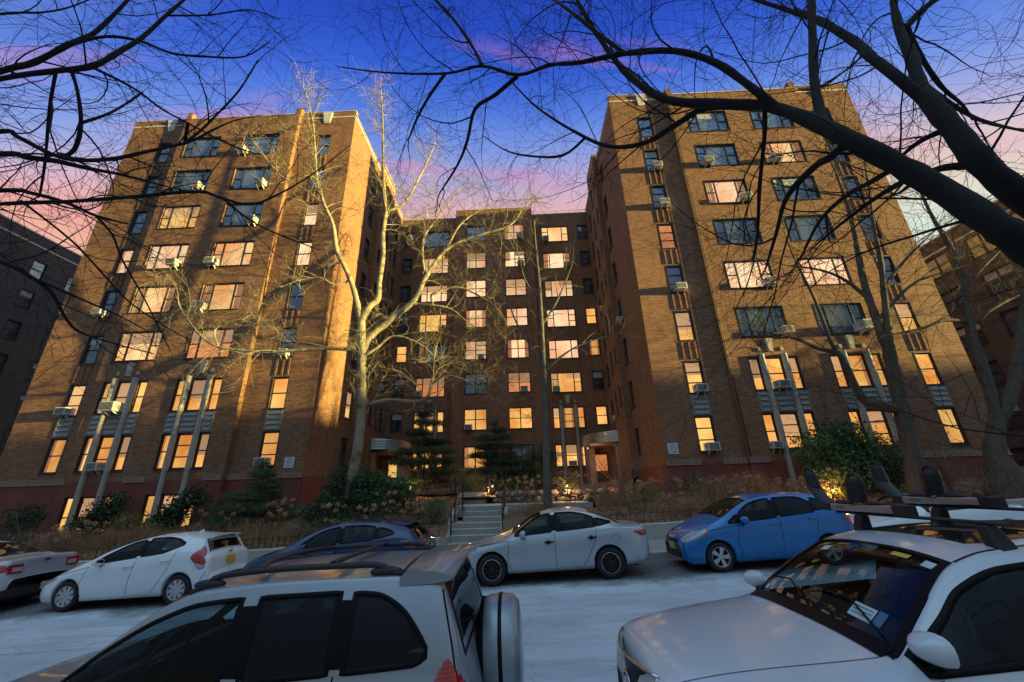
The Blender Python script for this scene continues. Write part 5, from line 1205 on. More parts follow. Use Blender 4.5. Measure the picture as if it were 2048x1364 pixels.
for sy in (-1, 1):
    Q = np.array([(x, sy*.575, float(cx.top_z(x, .575))+.004) for x in np.linspace(1.96, 4.0, 30)]); b.grid(np.stack([Q-[0,.008,0], Q+[0,.008,0]], 1), flip=False)
b.build('roof_gutter', RUB, cx.t)
# grille, emblem, chrome wing, headlights
g_ = MB(); P = []
for y in np.linspace(-.44, .44, 13):
    x = .02+.10*(y/.44)**2; top_ = 1.0 - .02*(y/.44)**2; bot_ = .58 + .14*abs(y/.44)**1.5; P.append([(x-.022, y, z) for z in np.linspace(bot_, top_, 5)])
g_.grid(np.array(P), flip=True); gr = g_.build('grille', BLACKM, cx.t)
b = MB(); Q = [(.005+.10*(y/.44)**2-.03, y, 1.0-.40*(1-abs(y/.46)**1.6)) for y in np.linspace(-.46, .46, 25)]; b.tube(Q, .014, 6)
Q2 = [(.005+.10*(y/.44)**2-.03, y, 1.01) for y in np.linspace(-.46, .46, 15)]; b.tube(Q2, .010, 6); b.build('chrome_wing', CHROME, cx.t, smooth=True)
b = MB(); a = np.linspace(0, 2*math.pi, 25); b.tube([(-.018, .085*math.cos(q), .82+.065*math.sin(q)) for q in a], .009, 6, cap=False); b.tube([(-.02, -.075, .85), (-.02, -.03, .835), (-.02, 0, .80), (-.02, .03, .835), (-.02, .075, .85)], .008, 5); b.build('emblem', CHROME, gr, smooth=True)
for sy in (-1, 1): cx.side_patch([(.04,.80),(.2,.81),(.52,.90)], [(.04,.87),(.2,.92),(.52,.94)], sy, CLRL, 'headlight', off=.01)
b = MB(); b.tube([(.02, .30, .66), (-.16, .30, .67)], .011, 6); a = np.linspace(0, 2*math.pi, 17); b.tube([(-.19+.035*math.cos(q), .30, .67+.035*math.sin(q)) for q in a], .009, 6, cap=False); b.build('tow_eye', PLAST, cx.t, smooth=True)
# stickers behind the windscreen glass
def sticker(x, y, w, h, mat, ang=0, nm='sticker'):
    P = []
    for i in (-1, 1):
        for j in (-1, 1): P.append((x+i*h/2, y+j*w/2, float(cx.top_z(x+i*h/2, y+j*w/2))+.003))
    b = MB(); b.add(P, [(0,1,3,2)]); return b.build(nm, mat, cx.t)
sticker(1.44, -.40, .17, .08, STK); s2 = sticker(1.445, -.525, .06, .08, STKB); sticker(1.87, -.50, .07, .05, STK); sticker(1.88, -.30, .13, .035, STKY); sticker(1.82, .34, .08, .05, STK); sticker(1.40, .60, .04, .04, STK)
INK2 = simple('sticker_print', (.08, .2, .25), .6)
b = MB()
for k in range(3):
    x = 1.418+k*.020; b.add([(x, y, float(cx.top_z(x, y))+.005) for y in (-.47, -.33)] + [(x+.006, y, float(cx.top_z(x+.006, y))+.005) for y in (-.47, -.33)], [(0,1,3,2)])
b.build('sticker_print', INK2, cx.t)
# ski rack: two bars across the roof, feet, flat silver carriers with upright bags
BAR1, BAR2 = 2.26, 2.95
def tl(x, y, z=0): return (CXX+x, CXY+y, CXZ+float(cx.top_z(x, y))+.03*x+z)
CARR = simple('carrier_aluminium', (.38, .36, .35), .4, .5, nscale=3)
for bi, xb in enumerate((BAR1, BAR2)):
    t = thing('roof_bar', f"black roof bar across the white SUV, {'nearer its windscreen' if bi == 0 else 'further back over the glass roof'}", 'roof bar', tl(xb, 0, .10)); b = MB()
    q = np.array([[.02*math.cos(a)*1.2, .012*math.sin(a)] for a in np.arange(8)*math.pi/4])
    P = [[(v[0], y, v[1]) for v in q] for y in (-.66, .78)]; b.grid(np.array(P), closev=True); b.add(P[0], [tuple(range(8))]); b.add(P[1], [tuple(reversed(range(8)))]); b.build('bar', PLAST, t)
    for sy in (-1, 1):
        zf = float(cx.top_z(xb, .60)) - float(cx.top_z(xb, 0)) - .10
        f_ = MB(); f_.add([(-.035, sy*.46, -.01), (.035, sy*.46, -.01), (.035, sy*.55, -.01), (-.035, sy*.55, -.01), (-.05, sy*.50, zf), (.07, sy*.50, zf), (.08, sy*.60, zf-.03), (-.06, sy*.60, zf-.03)], [(0,1,2,3),(4,7,6,5),(0,4,5,1),(1,5,6,2),(2,6,7,3),(3,7,4,0)]); f_.build('foot', PLAST, t, bevel=.015)
for bi, xb in enumerate((BAR1, BAR2)):
    o0 = np.array(tl(xb, 0, .10)); t = thing('ski_carrier', f"flat silver ski carrier with two black padded uprights on the {'front' if bi == 0 else 'rear'} roof bar", 'ski carrier', tuple(o0))
    b = MB(); b.add([(-.05, .10, .015), (.04, .10, .015), (.04, .80, .015), (-.05, .80, .015), (-.045, .10, .075), (.035, .10, .075), (.035, .80, .075), (-.045, .80, .075)], [(0,3,2,1),(4,5,6,7),(0,1,5,4),(1,2,6,5),(2,3,7,6),(3,0,4,7)]); pn = b.build('arm', CARR, t, bevel=.012)
    tx = text('THULE', .036, (-.0495, .66, .045), (rad(90), 0, -rad(90)), INK2, t, ext=.001)
    b = MB(); b.box(-.06, .055, .0, .10, .0, .085); b.box(-.055, .05, .80, .90, .01, .075); b.ell((-.0, .34, .085), (.045, .11, .022), 12, 6); b.ell((0, .66, .085), (.045, .11, .024), 12, 6); b.build('clamp', PLAST, t, bevel=.012)
    def bag(name, c, lean, hgt, rx, ry, fold=0):
        b = MB(); P = []
        for f_ in np.linspace(0, 1, 9):
            z = hgt*f_; r = (1-.10*f_)*(1 if f_ < .9 else .82); off = lean*z
            P.append([(c[0]+rx*r*math.cos(a), c[1]+off+ry*r*math.sin(a), c[2]+z) for a in np.arange(18)*math.pi/9])
        b.grid(np.array(P), closev=True); b.add(P[-1], [tuple(range(18))]); b.add(P[0], [tuple(reversed(range(18)))])
        o = b.build(name, simple('bag_black', (.014,.014,.016), .4, nscale=14, var=.5) if 'bag_black' not in bpy.data.materials else bpy.data.materials['bag_black'], t, smooth=True)
        h_ = MB(); top_ = P[-1]; cz = c[2]+hgt; cy = c[1]+lean*hgt
        h_.tube([(c[0], cy-ry*.75*math.cos(a), cz-.015+.055*math.sin(a)) for a in np.linspace(0, math.pi, 9)], .012, 6); h_.build('strap', PLAST, o, smooth=True); return o
    bag('padded_upright', (0, .50, .085), -.15, .21, .07, .085)
    bag('padded_upright', (0, 1.02, .22), .12, .15, .06, .075)
    b = MB(); P = []
    for z, dy, w_ in ((.05, .88, .04), (.13, .95, .06), (.23, 1.02, .065)): P.append([(w_*math.cos(a), dy+.05*math.sin(a), z) for a in np.arange(12)*math.pi/6])
    b.grid(np.array(P), closev=True); b.build('fabric_sleeve', simple('grey_sleeve', (.05,.05,.055), .6, nscale=10) if 'grey_sleeve' not in bpy.data.materials else bpy.data.materials['grey_sleeve'], t, smooth=True)
    b = MB()
    for dx in (-.05, .05): b.tube([(dx, .82, .04), (dx*1.1, .90, .09), (dx, .97, .16)], .01, 5)
    b.build('hinge_rod', PLAST, t)
# ================================================================== TREES
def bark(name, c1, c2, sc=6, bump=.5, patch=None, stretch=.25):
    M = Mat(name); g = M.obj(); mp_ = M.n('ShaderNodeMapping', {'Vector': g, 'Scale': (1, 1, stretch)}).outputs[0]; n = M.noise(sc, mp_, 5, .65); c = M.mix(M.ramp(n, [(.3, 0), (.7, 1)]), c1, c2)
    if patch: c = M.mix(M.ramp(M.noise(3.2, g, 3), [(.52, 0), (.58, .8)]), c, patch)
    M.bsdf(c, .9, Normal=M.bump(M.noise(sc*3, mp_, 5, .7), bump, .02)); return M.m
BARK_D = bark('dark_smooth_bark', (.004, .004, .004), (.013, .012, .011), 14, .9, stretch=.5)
BARK_R = bark('rough_brown_bark', (.045, .035, .026), (.13, .10, .07), 14, 1.0, stretch=.12)
BARK_S = bark('pale_plane_bark', (.24, .20, .13), (.36, .30, .20), 4, .5, (.13, .10, .06))
BARK_T = bark('grey_thin_bark', (.07, .06, .05), (.17, .145, .11), 10, .4)

def path(pts, dist):                      # pts: (px, py, rpx), dist: forward distances at first and last point
    n = len(pts); Ds = np.interp(np.arange(n), [i*(n-1)/(len(dist)-1) for i in range(len(dist))], dist); P = []; R = []
    for (px, py, r), D in zip(pts, Ds): P.append(atd(px, py, D)); R.append(r*D/FPX*(1+((px-1024)/FPX)**2+((py-682)/FPX)**2)**-.25)
    return smooth(np.array(P), np.array(R))
def smooth(P, R, k=4):
    n = len(P); out_ = []; ro = []
    for i in range(n-1):
        p0, p1, p2, p3 = P[max(i-1, 0)], P[i], P[i+1], P[min(i+2, n-1)]
        for t in np.arange(k)/k:
            out_.append(.5*((2*p1)+(-p0+p2)*t+(2*p0-5*p1+4*p2-p3)*t*t+(-p0+3*p1-3*p2+p3)*t**3)); ro.append(R[i]+(R[i+1]-R[i])*t)
    out_.append(P[-1]); ro.append(R[-1]); return np.array(out_), np.array(ro)
def unit(v): return v/max(np.linalg.norm(v), 1e-9)
def sprout(P, R, rng, twigs, level, mx, dens, lenk, rmin, up=.15, ang=(28, 62), bend=.22, start=.12, aim=None, lmax=9):
    """grow side shoots along the limb P,R; every shoot is kept as a (points, radii) pair in twigs"""
    seg = np.linalg.norm(np.diff(P, axis=0), axis=1); cum = np.concatenate([[0], np.cumsum(seg)]); Lt = cum[-1]
    s = Lt*start + rng.random()*dens
    cap_ = (4.2, 2.3, 1.3)[min(level-1, 2)]*rmin
    while s < Lt*.995:
        i = min(np.searchsorted(cum, s)-1, len(P)-2); i = max(i, 0); f = (s-cum[i])/max(seg[i], 1e-6); p = P[i]+(P[i+1]-P[i])*f; r = R[i]+(R[i+1]-R[i])*f; t = unit(P[i+1]-P[i])
        rr = max(min(r*rng.uniform(.4, .7), cap_*rng.uniform(.55, 1.25)), rmin); Ln = min(lenk*rng.uniform(.5, 1.2)*(rr**.5)*.42, lmax, Lt*.8+.3)
        nrm = unit(np.cross(t, rng.normal(size=3)))
        a = rad(rng.uniform(*ang)); d = unit(t*math.cos(a)+nrm*math.sin(a)+np.array([0, 0, up]))
        m_ = max(4, min(10, int(Ln/.16)+3)); step = Ln/m_; Q = [p]; dd = d; curl = rng.normal(size=3)*bend*.55
        for k in range(m_):
            dd = unit(dd + curl + rng.normal(size=3)*bend*.55 + np.array([0, 0, up*.25]) + (0 if aim is None else aim*.12)); Q.append(Q[-1]+dd*step)
        Q = np.array(Q); rq = np.linspace(rr, max(rmin*.45, rr*.25), len(Q)); twigs.append((Q, rq, level))
        if level < mx: sprout(Q, rq, rng, twigs, level+1, mx, dens*(.75 if level == 1 else .7), lenk, rmin, up, ang, bend, .12, aim, lmax)
        s += dens*rng.uniform(.5, 1.5)
def join_limbs(limbs, rng):
    """every limb starts on the limb it grows from, and tapers to a real end"""
    done = [limbs[0]]
    for P, R in limbs[1:]:
        Q = np.concatenate([p for p, r in done]); f_ = lambda V: np.stack([V@CR/(V@FW), V@CU/(V@FW)], -1)*FPX
        s = f_(P[0]); q = f_(Q); dist = np.linalg.norm(q-s, axis=1); dist[(Q@FW) < .5] = 1e9; k = int(np.argmin(dist))
        if dist[k] < 32:
            D0, D1 = P[0]@FW, Q[k]@FW; w = np.linspace(1, 0, len(P))[:, None]**.5
            if abs(D1/D0-1) < .5: P = P*(1+(D1/D0-1)*w); R = R*(1+(D1/D0-1)*w[:, 0])
        k = int(np.argmin(np.linalg.norm(Q-P[0], axis=1))); g = np.linalg.norm(Q[k]-P[0])
        if .015 < g < 6: 
            n_ = max(2, int(g/.25)); P = np.vstack([Q[k]+(P[0]-Q[k])*t for t in np.arange(n_)/n_]+[P]); R = np.concatenate([np.full(n_, R[0]*1.08), R])
        if R[-1] > .011:
            dd = unit(P[-1]-P[-2]); E = [P[-1]]; m_ = 6; L_ = min(2.2, R[-1]*60)
            for j in range(m_): dd = unit(dd+rng.normal(size=3)*.13); E.append(E[-1]+dd*L_/m_)
            P = np.vstack([P, E[1:]]); R = np.concatenate([R, np.linspace(R[-1], .003, m_+1)[1:]])
        done.append((P, R))
    return done
def make_tree(name, label, cat, limbs, mat, rng_seed, dens=.5, lenk=9, rmin=.0022, mx=3, up=.12, base=None, trunk_n=1, bend=.2, group=None, aim=None, lmax=3.2, start=.12, joined=False):
    rng = np.random.default_rng(rng_seed); limbs = join_limbs(limbs, rng) if joined else limbs; o = base if base is not None else limbs[0][0][0]
    t = thing(name, label, cat, tuple(float(v) for v in o), group=group); o = np.array(o, float)
    for i, (P, R) in enumerate(limbs):
        b = MB(); b.tube(P-o, R*(1+.05*rng.normal(size=len(R))), 14 if R.max() > .05 else 8); b.build('trunk' if i < trunk_n else 'limb', mat, t, smooth=True)
    tw = []
    for P, R in limbs[(trunk_n if len(limbs) > trunk_n else 0):] if False else limbs: 
        dl = dens
        sprout(P, R, rng, tw, 1, mx, dl, lenk, rmin, up, bend=bend, aim=aim, lmax=lmax, start=start if R[0] > .03 else .05)
    b = MB()
    for Q, rq, lv in tw: b.tube(Q-o, rq, 5 if lv == 1 else 3, cap=False)
    b.build('twigs', mat, t, smooth=True, kind='stuff'); return t
def P_(pts, dist): return path(pts, dist)

# big dark tree at the near kerb on the right: its trunk stands just outside the frame
A_ = P_([(2330,740,42),(2200,610,39),(2060,500,35),(1990,450,32),(1900,390,28),(1800,332,25),(1700,280,21),(1620,241,16),(1540,214,12),(1440,208,10.5),(1350,203,9),(1300,183,8),(1255,148,7),(1215,100,5.5),(1165,20,4.2),(1140,-30,3.5)], [2.5,2.7,3.4,4.4,5.4,6.2])
A2 = P_([(1560,220,10),(1490,165,8.5),(1430,125,7.8),(1350,102,7.2),(1250,107,6.4),(1160,125,4.8),(1100,130,4.2),(1035,150,3.9),(965,132,3.0),(890,147,2.6),(770,145,1.9),(674,133,1.1)], [4.5,5.6,7.2])
Bm = P_([(2330,560,38),(2180,480,35),(2048,396,31),(1963,328,27),(1912,264,23),(1862,206,19),(1837,164,15.5),(1823,113,13),(1802,68,10),(1789,20,8),(1786,-40,7)], [3.0,3.4,4.2,5.2])
B2 = P_([(1880,225,15),(1789,150,12),(1741,113,11),(1717,89,10),(1669,58,8),(1638,41,8),(1587,24,5.5),(1512,0,3.5),(1450,-20,2)], [4.3,5.6,6.8])
Cv = P_([(1648,245,12),(1638,215,10.5),(1628,154,9.5),(1625,68,9),(1621,-30,8)], [4.35,4.9])
D1 = P_([(1700,280,11),(1660,315,9),(1632,331,8),(1587,376,6.5),(1567,410,5),(1553,465,4),(1530,540,2)], [4.1,4.8])
D2 = P_([(1529,215,5.5),(1529,273,4.6),(1519,376,4),(1515,465,3),(1505,520,1.5)], [4.8,5.2])
D3 = P_([(1790,335,7),(1740,365,6),(1690,393,5),(1638,444,3.5),(1600,520,2)], [3.7,4.6])
D4 = P_([(1830,350,7),(1790,372,6),(1741,403,5),(1673,455,3.2),(1620,500,1.5)], [3.6,4.6])
AR = P_([(1500,212,7.5),(1454,212,7.5),(1405,217,7),(1373,236,6.6),(1332,262,6.2),(1297,283,5.4),(1248,294,4.6),(1203,289,4),(1160,269,3.2),(1110,240,2.6),(1065,207,2.1),(1020,160,1.3)], [4.9,5.9,6.8])
E1 = P_([(1035,152,5.2),(990,190,4.5),(950,218,4),(935,280,3.2),(915,330,2.6),(880,385,1.5)], [6.1,6.6])
E2 = P_([(890,148,3.8),(860,190,3.2),(835,235,2.6),(820,272,1.8)], [6.5,6.9]); E3 = P_([(965,132,4),(940,85,3.6),(900,30,3),(860,-10,2.5)], [6.3,6.8])
E4 = P_([(1250,107,5),(1200,70,4.5),(1150,30,4),(1110,0,3)], [5.9,6.2]); E5 = P_([(1170,276,3.2),(1125,311,2.6),(1060,312,2.2),(1010,300,1.5),(965,270,.9)], [6.2,6.8])
F1 = P_([(1945,300,10),(1900,262,8),(1845,280,6),(1800,315,4),(1775,345,2)], [3.9,4.3]); F2 = P_([(1960,330,10),(1890,335,9),(1850,350,6),(1800,385,3)], [3.8,4.2])
F3 = P_([(1835,160,8),(1890,200,6),(1960,240,4.5),(2048,262,3)], [4.6,5.0]); F4 = P_([(1812,55,9),(1850,15,8),(1900,-20,6)], [4.6,4.8]); F5 = P_([(1815,60,7),(1840,110,6),(1880,170,5),(1925,210,3.5),(1945,240,2)], [4.6,4.3])
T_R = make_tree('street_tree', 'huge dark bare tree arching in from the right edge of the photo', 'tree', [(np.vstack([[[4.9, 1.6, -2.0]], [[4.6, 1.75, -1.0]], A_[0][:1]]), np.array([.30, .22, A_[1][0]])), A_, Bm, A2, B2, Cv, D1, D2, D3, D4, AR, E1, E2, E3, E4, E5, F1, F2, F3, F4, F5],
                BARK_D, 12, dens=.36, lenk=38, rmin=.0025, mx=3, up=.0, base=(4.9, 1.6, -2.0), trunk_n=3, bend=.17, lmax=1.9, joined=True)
# dark limbs reaching in from the left
def l(pts, d): return P_(pts, d)
LB = [l([(-420,330,26),(-200,215,18),(0,143,9.5),(68,125,9),(137,89,8),(185,68,7),(226,31,5.5),(260,-5,4.5)], [4.0,4.6,5.2]),
      l([(-420,330,26),(-200,210,16),(0,158,8.5),(109,142,8.5),(185,132,8.5),(239,103,7.5),(284,75,6),(332,31,5),(372,-4,4)], [4.0,4.6,5.4]),
      l([(137,89,6),(212,73,4.5),(280,82,4),(342,106,3.5),(410,113,3),(489,113,2.2),(540,82,1.5)], [5.0,6.0]),
      l([(185,135,5),(239,161,4),(280,185,3.5),(325,219,3),(376,246,2.6),(461,290,2.2),(520,310,1.4)], [5.0,6.0]),
      l([(369,287,4),(400,262,3.8),(427,236,3.4),(478,181,2.8),(516,120,1.8)], [5.6,6.2]),
      l([(111,147,5.2),(99,219,4.5),(90,325,4),(79,393,3)], [5.0,5.0]), l([(140,137,5.2),(154,178,5),(162,246,5.5),(150,297,6.5),(126,314,7)], [5.1,4.9]),
      l([(162,246,5),(205,232,4),(240,215,3.5),(285,185,2.5)], [5.0,5.3]),
      l([(-420,450,26),(-200,300,16),(0,263,8),(34,273,7.5),(103,308,7),(154,320,6.8),(222,318,6),(290,304,5.2),(369,287,4.2)], [4.0,4.5,5.4]), l([(-300,330,18),(0,308,9.5),(51,314,9),(113,322,8)], [4.2,4.9]),
      l([(-300,400,16),(0,381,7),(62,386,6.5),(137,407,5.5),(191,431,4.2),(256,448,2.4)], [4.2,5.2]), l([(-300,430,16),(0,408,7.2),(137,403,6.5),(273,393,6),(396,383,5),(444,396,4),(513,407,3),(615,355,2),(700,290,1.1)], [4.2,5.0,6.2]),
      l([(-250,430,12),(0,523,6.5),(62,554,6.2),(103,585,5.5),(144,653,3.6),(205,680,2.4),(308,708,1.4)], [4.4,5.4]), l([(62,554,4.4),(171,602,3.2),(239,632,2.2),(300,665,1.2)], [5.0,5.8]),
      l([(40,400,3.8),(144,482,3.2),(205,547,2.8),(260,605,2.2),(342,660,1.6),(383,680,1)], [5.0,6.2]), l([(191,431,3.6),(225,470,3.2),(245,520,2.8),(290,600,2),(340,700,1.2)], [5.2,5.8]),
      l([(444,396,3.2),(500,440,2.6),(560,470,2.2),(640,500,1.4)], [5.6,6.3]), l([(-200,60,10),(0,28,4),(80,25,3.2),(137,15,2.6),(200,-10,2)], [4.6,5.4]), l([(332,31,3),(420,30,2.4),(500,20,1.8),(560,40,1.2)], [5.5,6.2])]
LB = [(p_, r_*.76) for p_, r_ in LB]; TX0, TY0 = (float(v) for v in atd(-440, 390, 4.0)[:2])
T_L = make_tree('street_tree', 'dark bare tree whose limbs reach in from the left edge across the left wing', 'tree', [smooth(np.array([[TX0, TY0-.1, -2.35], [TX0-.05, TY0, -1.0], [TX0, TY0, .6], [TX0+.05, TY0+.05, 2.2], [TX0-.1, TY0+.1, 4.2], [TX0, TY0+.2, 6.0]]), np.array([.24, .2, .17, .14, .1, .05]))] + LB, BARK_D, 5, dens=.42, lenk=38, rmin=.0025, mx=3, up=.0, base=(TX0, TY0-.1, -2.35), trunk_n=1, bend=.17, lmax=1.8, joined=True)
# pale plane tree in front of the left corner of the courtyard
def fwd(px, py, Y): d = (px-1024)/FPX*CR-(py-682)/FPX*CU+FW; return Y/d[1]
def py_(pts, Y): 
    Ys = np.interp(np.arange(len(pts)), [i*(len(pts)-1)/(len(Y)-1) for i in range(len(Y))], Y); P = []; R = []
    for (px, py, r), y in zip(pts, Ys): D = fwd(px, py, y); P.append(atd(px, py, D)); R.append(r*D/FPX)
    return smooth(np.array(P), np.array(R))
S = [py_([(700,1000,16),(706,948,13),(717,885,12),(724,815,10),(724,762,10),(724,700,10.5),(722,645,10)], [17,17]),
     py_([(722,645,9),(708,581,6.5),(691,537,6),(674,502,5.5),(666,450,4.5),(649,410,4),(636,369,3.2),(632,328,2.8),(625,239,2.2),(608,178,1.2)], [17,16.4]),
     py_([(724,640,8),(740,612,7.5),(756,598,7),(759,564,6.5),(766,513,6),(766,468,5.2),(772,424,4.6),(770,393,3.8),(766,331,3),(766,267,2.2),(763,188,1.2)], [17,17.6]),
     py_([(772,424,3.6),(811,403,3),(845,342,2.2),(865,300,1.2)], [17.5,18.5]),
     py_([(728,700,9),(745,670,8.5),(787,636,8),(831,598,7),(852,554,5.5),(893,499,4.2),(954,472,3.2),(1019,451,2.2),(1045,418,1.2)], [17,18.8]),
     py_([(820,608,4.4),(865,610,3.4),(903,619,2.2),(930,640,1.2)], [17.6,18.2]), py_([(862,590,3.6),(913,574,2.8),(964,595,2.2),(999,622,1.2)], [17.8,18.8]),
     py_([(852,560,3.4),(845,510,3),(850,470,2.4),(880,430,1.6),(905,395,1)], [17.8,17.6]), py_([(893,499,3),(920,450,2.4),(960,420,1.8),(1000,400,1)], [18.1,18.8]),
     py_([(727,812,4.6),(776,800,4.2),(831,803,3.8),(855,793,3.6),(862,769,3.2)], [17,16.6]), py_([(862,769,2.6),(895,752,2),(940,765,1.6),(1005,808,.8)], [16.6,16.4]), py_([(862,769,2.2),(880,735,1.8),(930,725,1.4),(990,760,.8)], [16.6,16.8]),
     py_([(728,712,4),(756,694,3.4),(787,672,3),(838,687,2.4),(879,721,1.8),(930,740,1)], [17,17]),
     py_([(720,702,5.5),(695,698,5.2),(649,697,4.6),(590,701,4.2),(533,704,3.8),(480,700,3.4),(437,694,3),(403,673,2.6),(362,619,2),(355,585,1.2)], [17,16.2]),
     py_([(437,694,2.2),(430,660,1.8),(470,640,1.4),(520,650,.9)], [16.4,16.2]), py_([(649,410,2.4),(610,380,2),(560,350,1.6),(520,300,1)], [16.4,16.2]), py_([(700,560,3),(670,570,2.2),(640,555,1.6),(600,560,1)], [16.8,16.4])]
S = [(p_, r_*.8) for p_, r_ in S]
T_S = make_tree('plane_tree', 'pale-barked bare tree lit by low sun in front of the courtyard', 'tree', S, BARK_S, 21, dens=.38, lenk=30, rmin=.0062, mx=3, up=.08, base=S[0][0][0], bend=.2, lmax=2.4, start=.3, joined=True)
# thin young tree right of the steps
Yt = 16.2
TT = [py_([(1096,1040,9),(1095,1000,8.5),(1093,900,7.2),(1090,820,6),(1088,740,5),(1083,640,4),(1078,560,3),(1072,500,2),(1068,440,1)], [Yt,Yt]), py_([(1088,740,3),(1060,690,2.4),(1035,650,1.8),(1015,600,1)], [Yt,Yt+.3]), py_([(1088,745,2.8),(1120,715,2.2),(1160,690,1.6),(1215,672,1)], [Yt,Yt-.4]), py_([(1084,650,2.4),(1115,600,1.8),(1140,540,1)], [Yt,Yt+.2]), py_([(1081,600,2),(1050,560,1.6),(1035,500,1)], [Yt,Yt])]
make_tree('young_tree', 'thin straight young tree beside the dried hydrangeas, right of the steps', 'tree', TT, BARK_T, 31, dens=.35, lenk=28, rmin=.004, mx=2, up=.12, base=TT[0][0][0], lmax=1.6, start=.35, joined=True)
# rough-barked tree in front of the right wing
Yq = 15.4
RT = [py_([(1850,1030,24),(1838,985,17),(1824,916,13.5),(1811,858,13),(1799,799,13.5),(1788,749,11.5),(1780,712,10.5),(1776,690,10)], [Yq,Yq]),
      py_([(1776,695,8),(1767,682,7.5),(1751,634,7),(1734,587,6.5),(1722,539,5.8),(1712,480,4.8),(1703,439,4),(1691,400,2.8),(1670,340,1.5)], [Yq,Yq+.3]), py_([(1778,695,8),(1777,670,7),(1772,622,6),(1767,575,5.2),(1760,515,4.4),(1748,456,3.4),(1741,400,2.4),(1730,330,1.2)], [Yq,Yq-.4]),
      py_([(1796,818,10),(1775,816,9),(1758,808,8.5),(1730,802,8),(1711,772,6.5),(1691,730,5.5),(1674,706,5),(1636,697,3.8),(1599,680,3),(1560,668,2)], [Yq,Yq-.8]), py_([(1674,706,3.8),(1660,680,3.4),(1630,600,2.6),(1590,520,1.6)], [Yq-.5,Yq-.9]),
      py_([(1755,640,4),(1800,590,3.4),(1840,560,2.6),(1890,545,1.6)], [Yq,Yq-.5]), py_([(1740,600,4),(1690,560,3),(1640,540,2.2),(1570,530,1.2)], [Yq,Yq+.3]), py_([(1767,575,3),(1810,520,2.4),(1850,480,1.6)], [Yq,Yq])]
make_tree('street_tree', 'rough-barked bare tree standing in front of the right wing, by the big green shrub', 'tree', RT, BARK_R, 41, dens=.42, lenk=34, rmin=.0042, mx=3, up=.08, base=RT[0][0][0], lmax=2.6, start=.4, joined=True)
Yf = 14.9
FT = [py_([(2030,1040,44),(2010,958,30),(1990,905,17),(1992,860,13.5),(1994,835,12)], [Yf,Yf]), py_([(1994,840,10),(1986,805,9.5),(1969,744,9.5),(1947,685,9),(1939,646,7.5),(1927,575,6.2),(1913,522,5.2),(1894,482,4.4),(1865,434,3.2),(1840,380,2)], [Yf,Yf+.2]),
      py_([(1996,845,10.5),(2012,815,10.5),(2030,760,10.5),(2041,694,10),(2050,600,8),(2060,500,6)], [Yf,Yf-.4]), py_([(1939,646,4.2),(1890,640,3.6),(1850,655,2.6),(1790,668,1.6)], [Yf,Yf-.4]), py_([(1939,650,4.4),(1980,620,3.6),(2035,590,2.6)], [Yf,Yf]), py_([(1927,575,3.6),(1960,540,2.8),(2000,500,1.8)], [Yf,Yf])]
make_tree('street_tree', 'forked bare tree with a swollen base at the far right beyond the right wing', 'tree', FT, BARK_R, 43, dens=.42, lenk=34, rmin=.0042, mx=3, up=.1, base=FT[0][0][0], lmax=2.4, start=.3, joined=True)
# more street trees up the street to the right: their shadows fall on the lower walls
def plain_tree(x, y, h, seed, label):
    rng = np.random.default_rng(seed); z0 = float(walk_z(x, min(y, 14)))-.1; tr = np.array([[x+.12*math.sin(i*1.3), y+.1*math.cos(i), z0+h*.42*i/5] for i in range(6)]); tr, r0 = smooth(tr, np.linspace(.22, .15, 6), 2)
    L_ = [(tr, r0)]
    for k in range(7):
        a = k*2.4+rng.random(); s = tr[-1-(k % 4)]; Q = [s]; d = unit(np.array([math.cos(a)*.6, math.sin(a)*.6, 1.0]))
        for j in range(6): d = unit(d+rng.normal(size=3)*.16); Q.append(Q[-1]+d*h*.105)
        L_.append(smooth(np.array(Q), np.linspace(.11, .03, 7), 2))
    return make_tree('street_tree', label, 'tree', L_, BARK_R, seed+1, dens=1.0, lenk=34, rmin=.009, mx=2, up=.12, base=tr[0], lmax=2.6, start=.2)
plain_tree(34, 12.9, 10.5, 61, 'bare street tree up the hill, first one out of frame on the right')
plain_tree(45, 12.6, 11.5, 63, 'bare street tree up the hill, second one out of frame on the right')
#plain_tree(58, 10.9, 11, 65, 'bare street tree up the hill, third one out of frame on the right')

# ================================================================== SHRUBS AND GARDEN
def leafmat(name, c1, c2, c3, rough=.55):
    M = Mat(name); g = M.n('ShaderNodeNewGeometry'); p = g.outputs['Position']; n = M.noise(2.2, p, 4); n2 = M.noise(28, p, 2)
    c = M.mix(M.ramp(n, [(.35, 0), (.65, 1)]), c1, c2); c = M.mix(M.ramp(n2, [(.56, 0), (.66, .8)]), c, c3); M.bsdf(c, rough, **{'Specular IOR Level': .4}); return M.m
EVG = leafmat('evergreen_leaf', (.028, .065, .025), (.055, .12, .035), (.10, .16, .05))
EVD = leafmat('dark_evergreen_leaf', (.02, .048, .024), (.038, .085, .03), (.07, .12, .04))
RHO = leafmat('leathery_green_leaf', (.03, .075, .025), (.07, .14, .045), (.14, .20, .07), .4)
OLV = leafmat('olive_leaf', (.11, .13, .035), (.20, .20, .06), (.32, .29, .09))
BRN = leafmat('dry_brown_leaf', (.18, .08, .04), (.31, .155, .075), (.40, .22, .10), .9)
STR = leafmat('straw_grass', (.24, .125, .06), (.38, .22, .11), (.5, .32, .17), .9)
HYD = leafmat('dried_flower_head', (.42, .22, .12), (.58, .33, .18), (.68, .44, .26), .9)
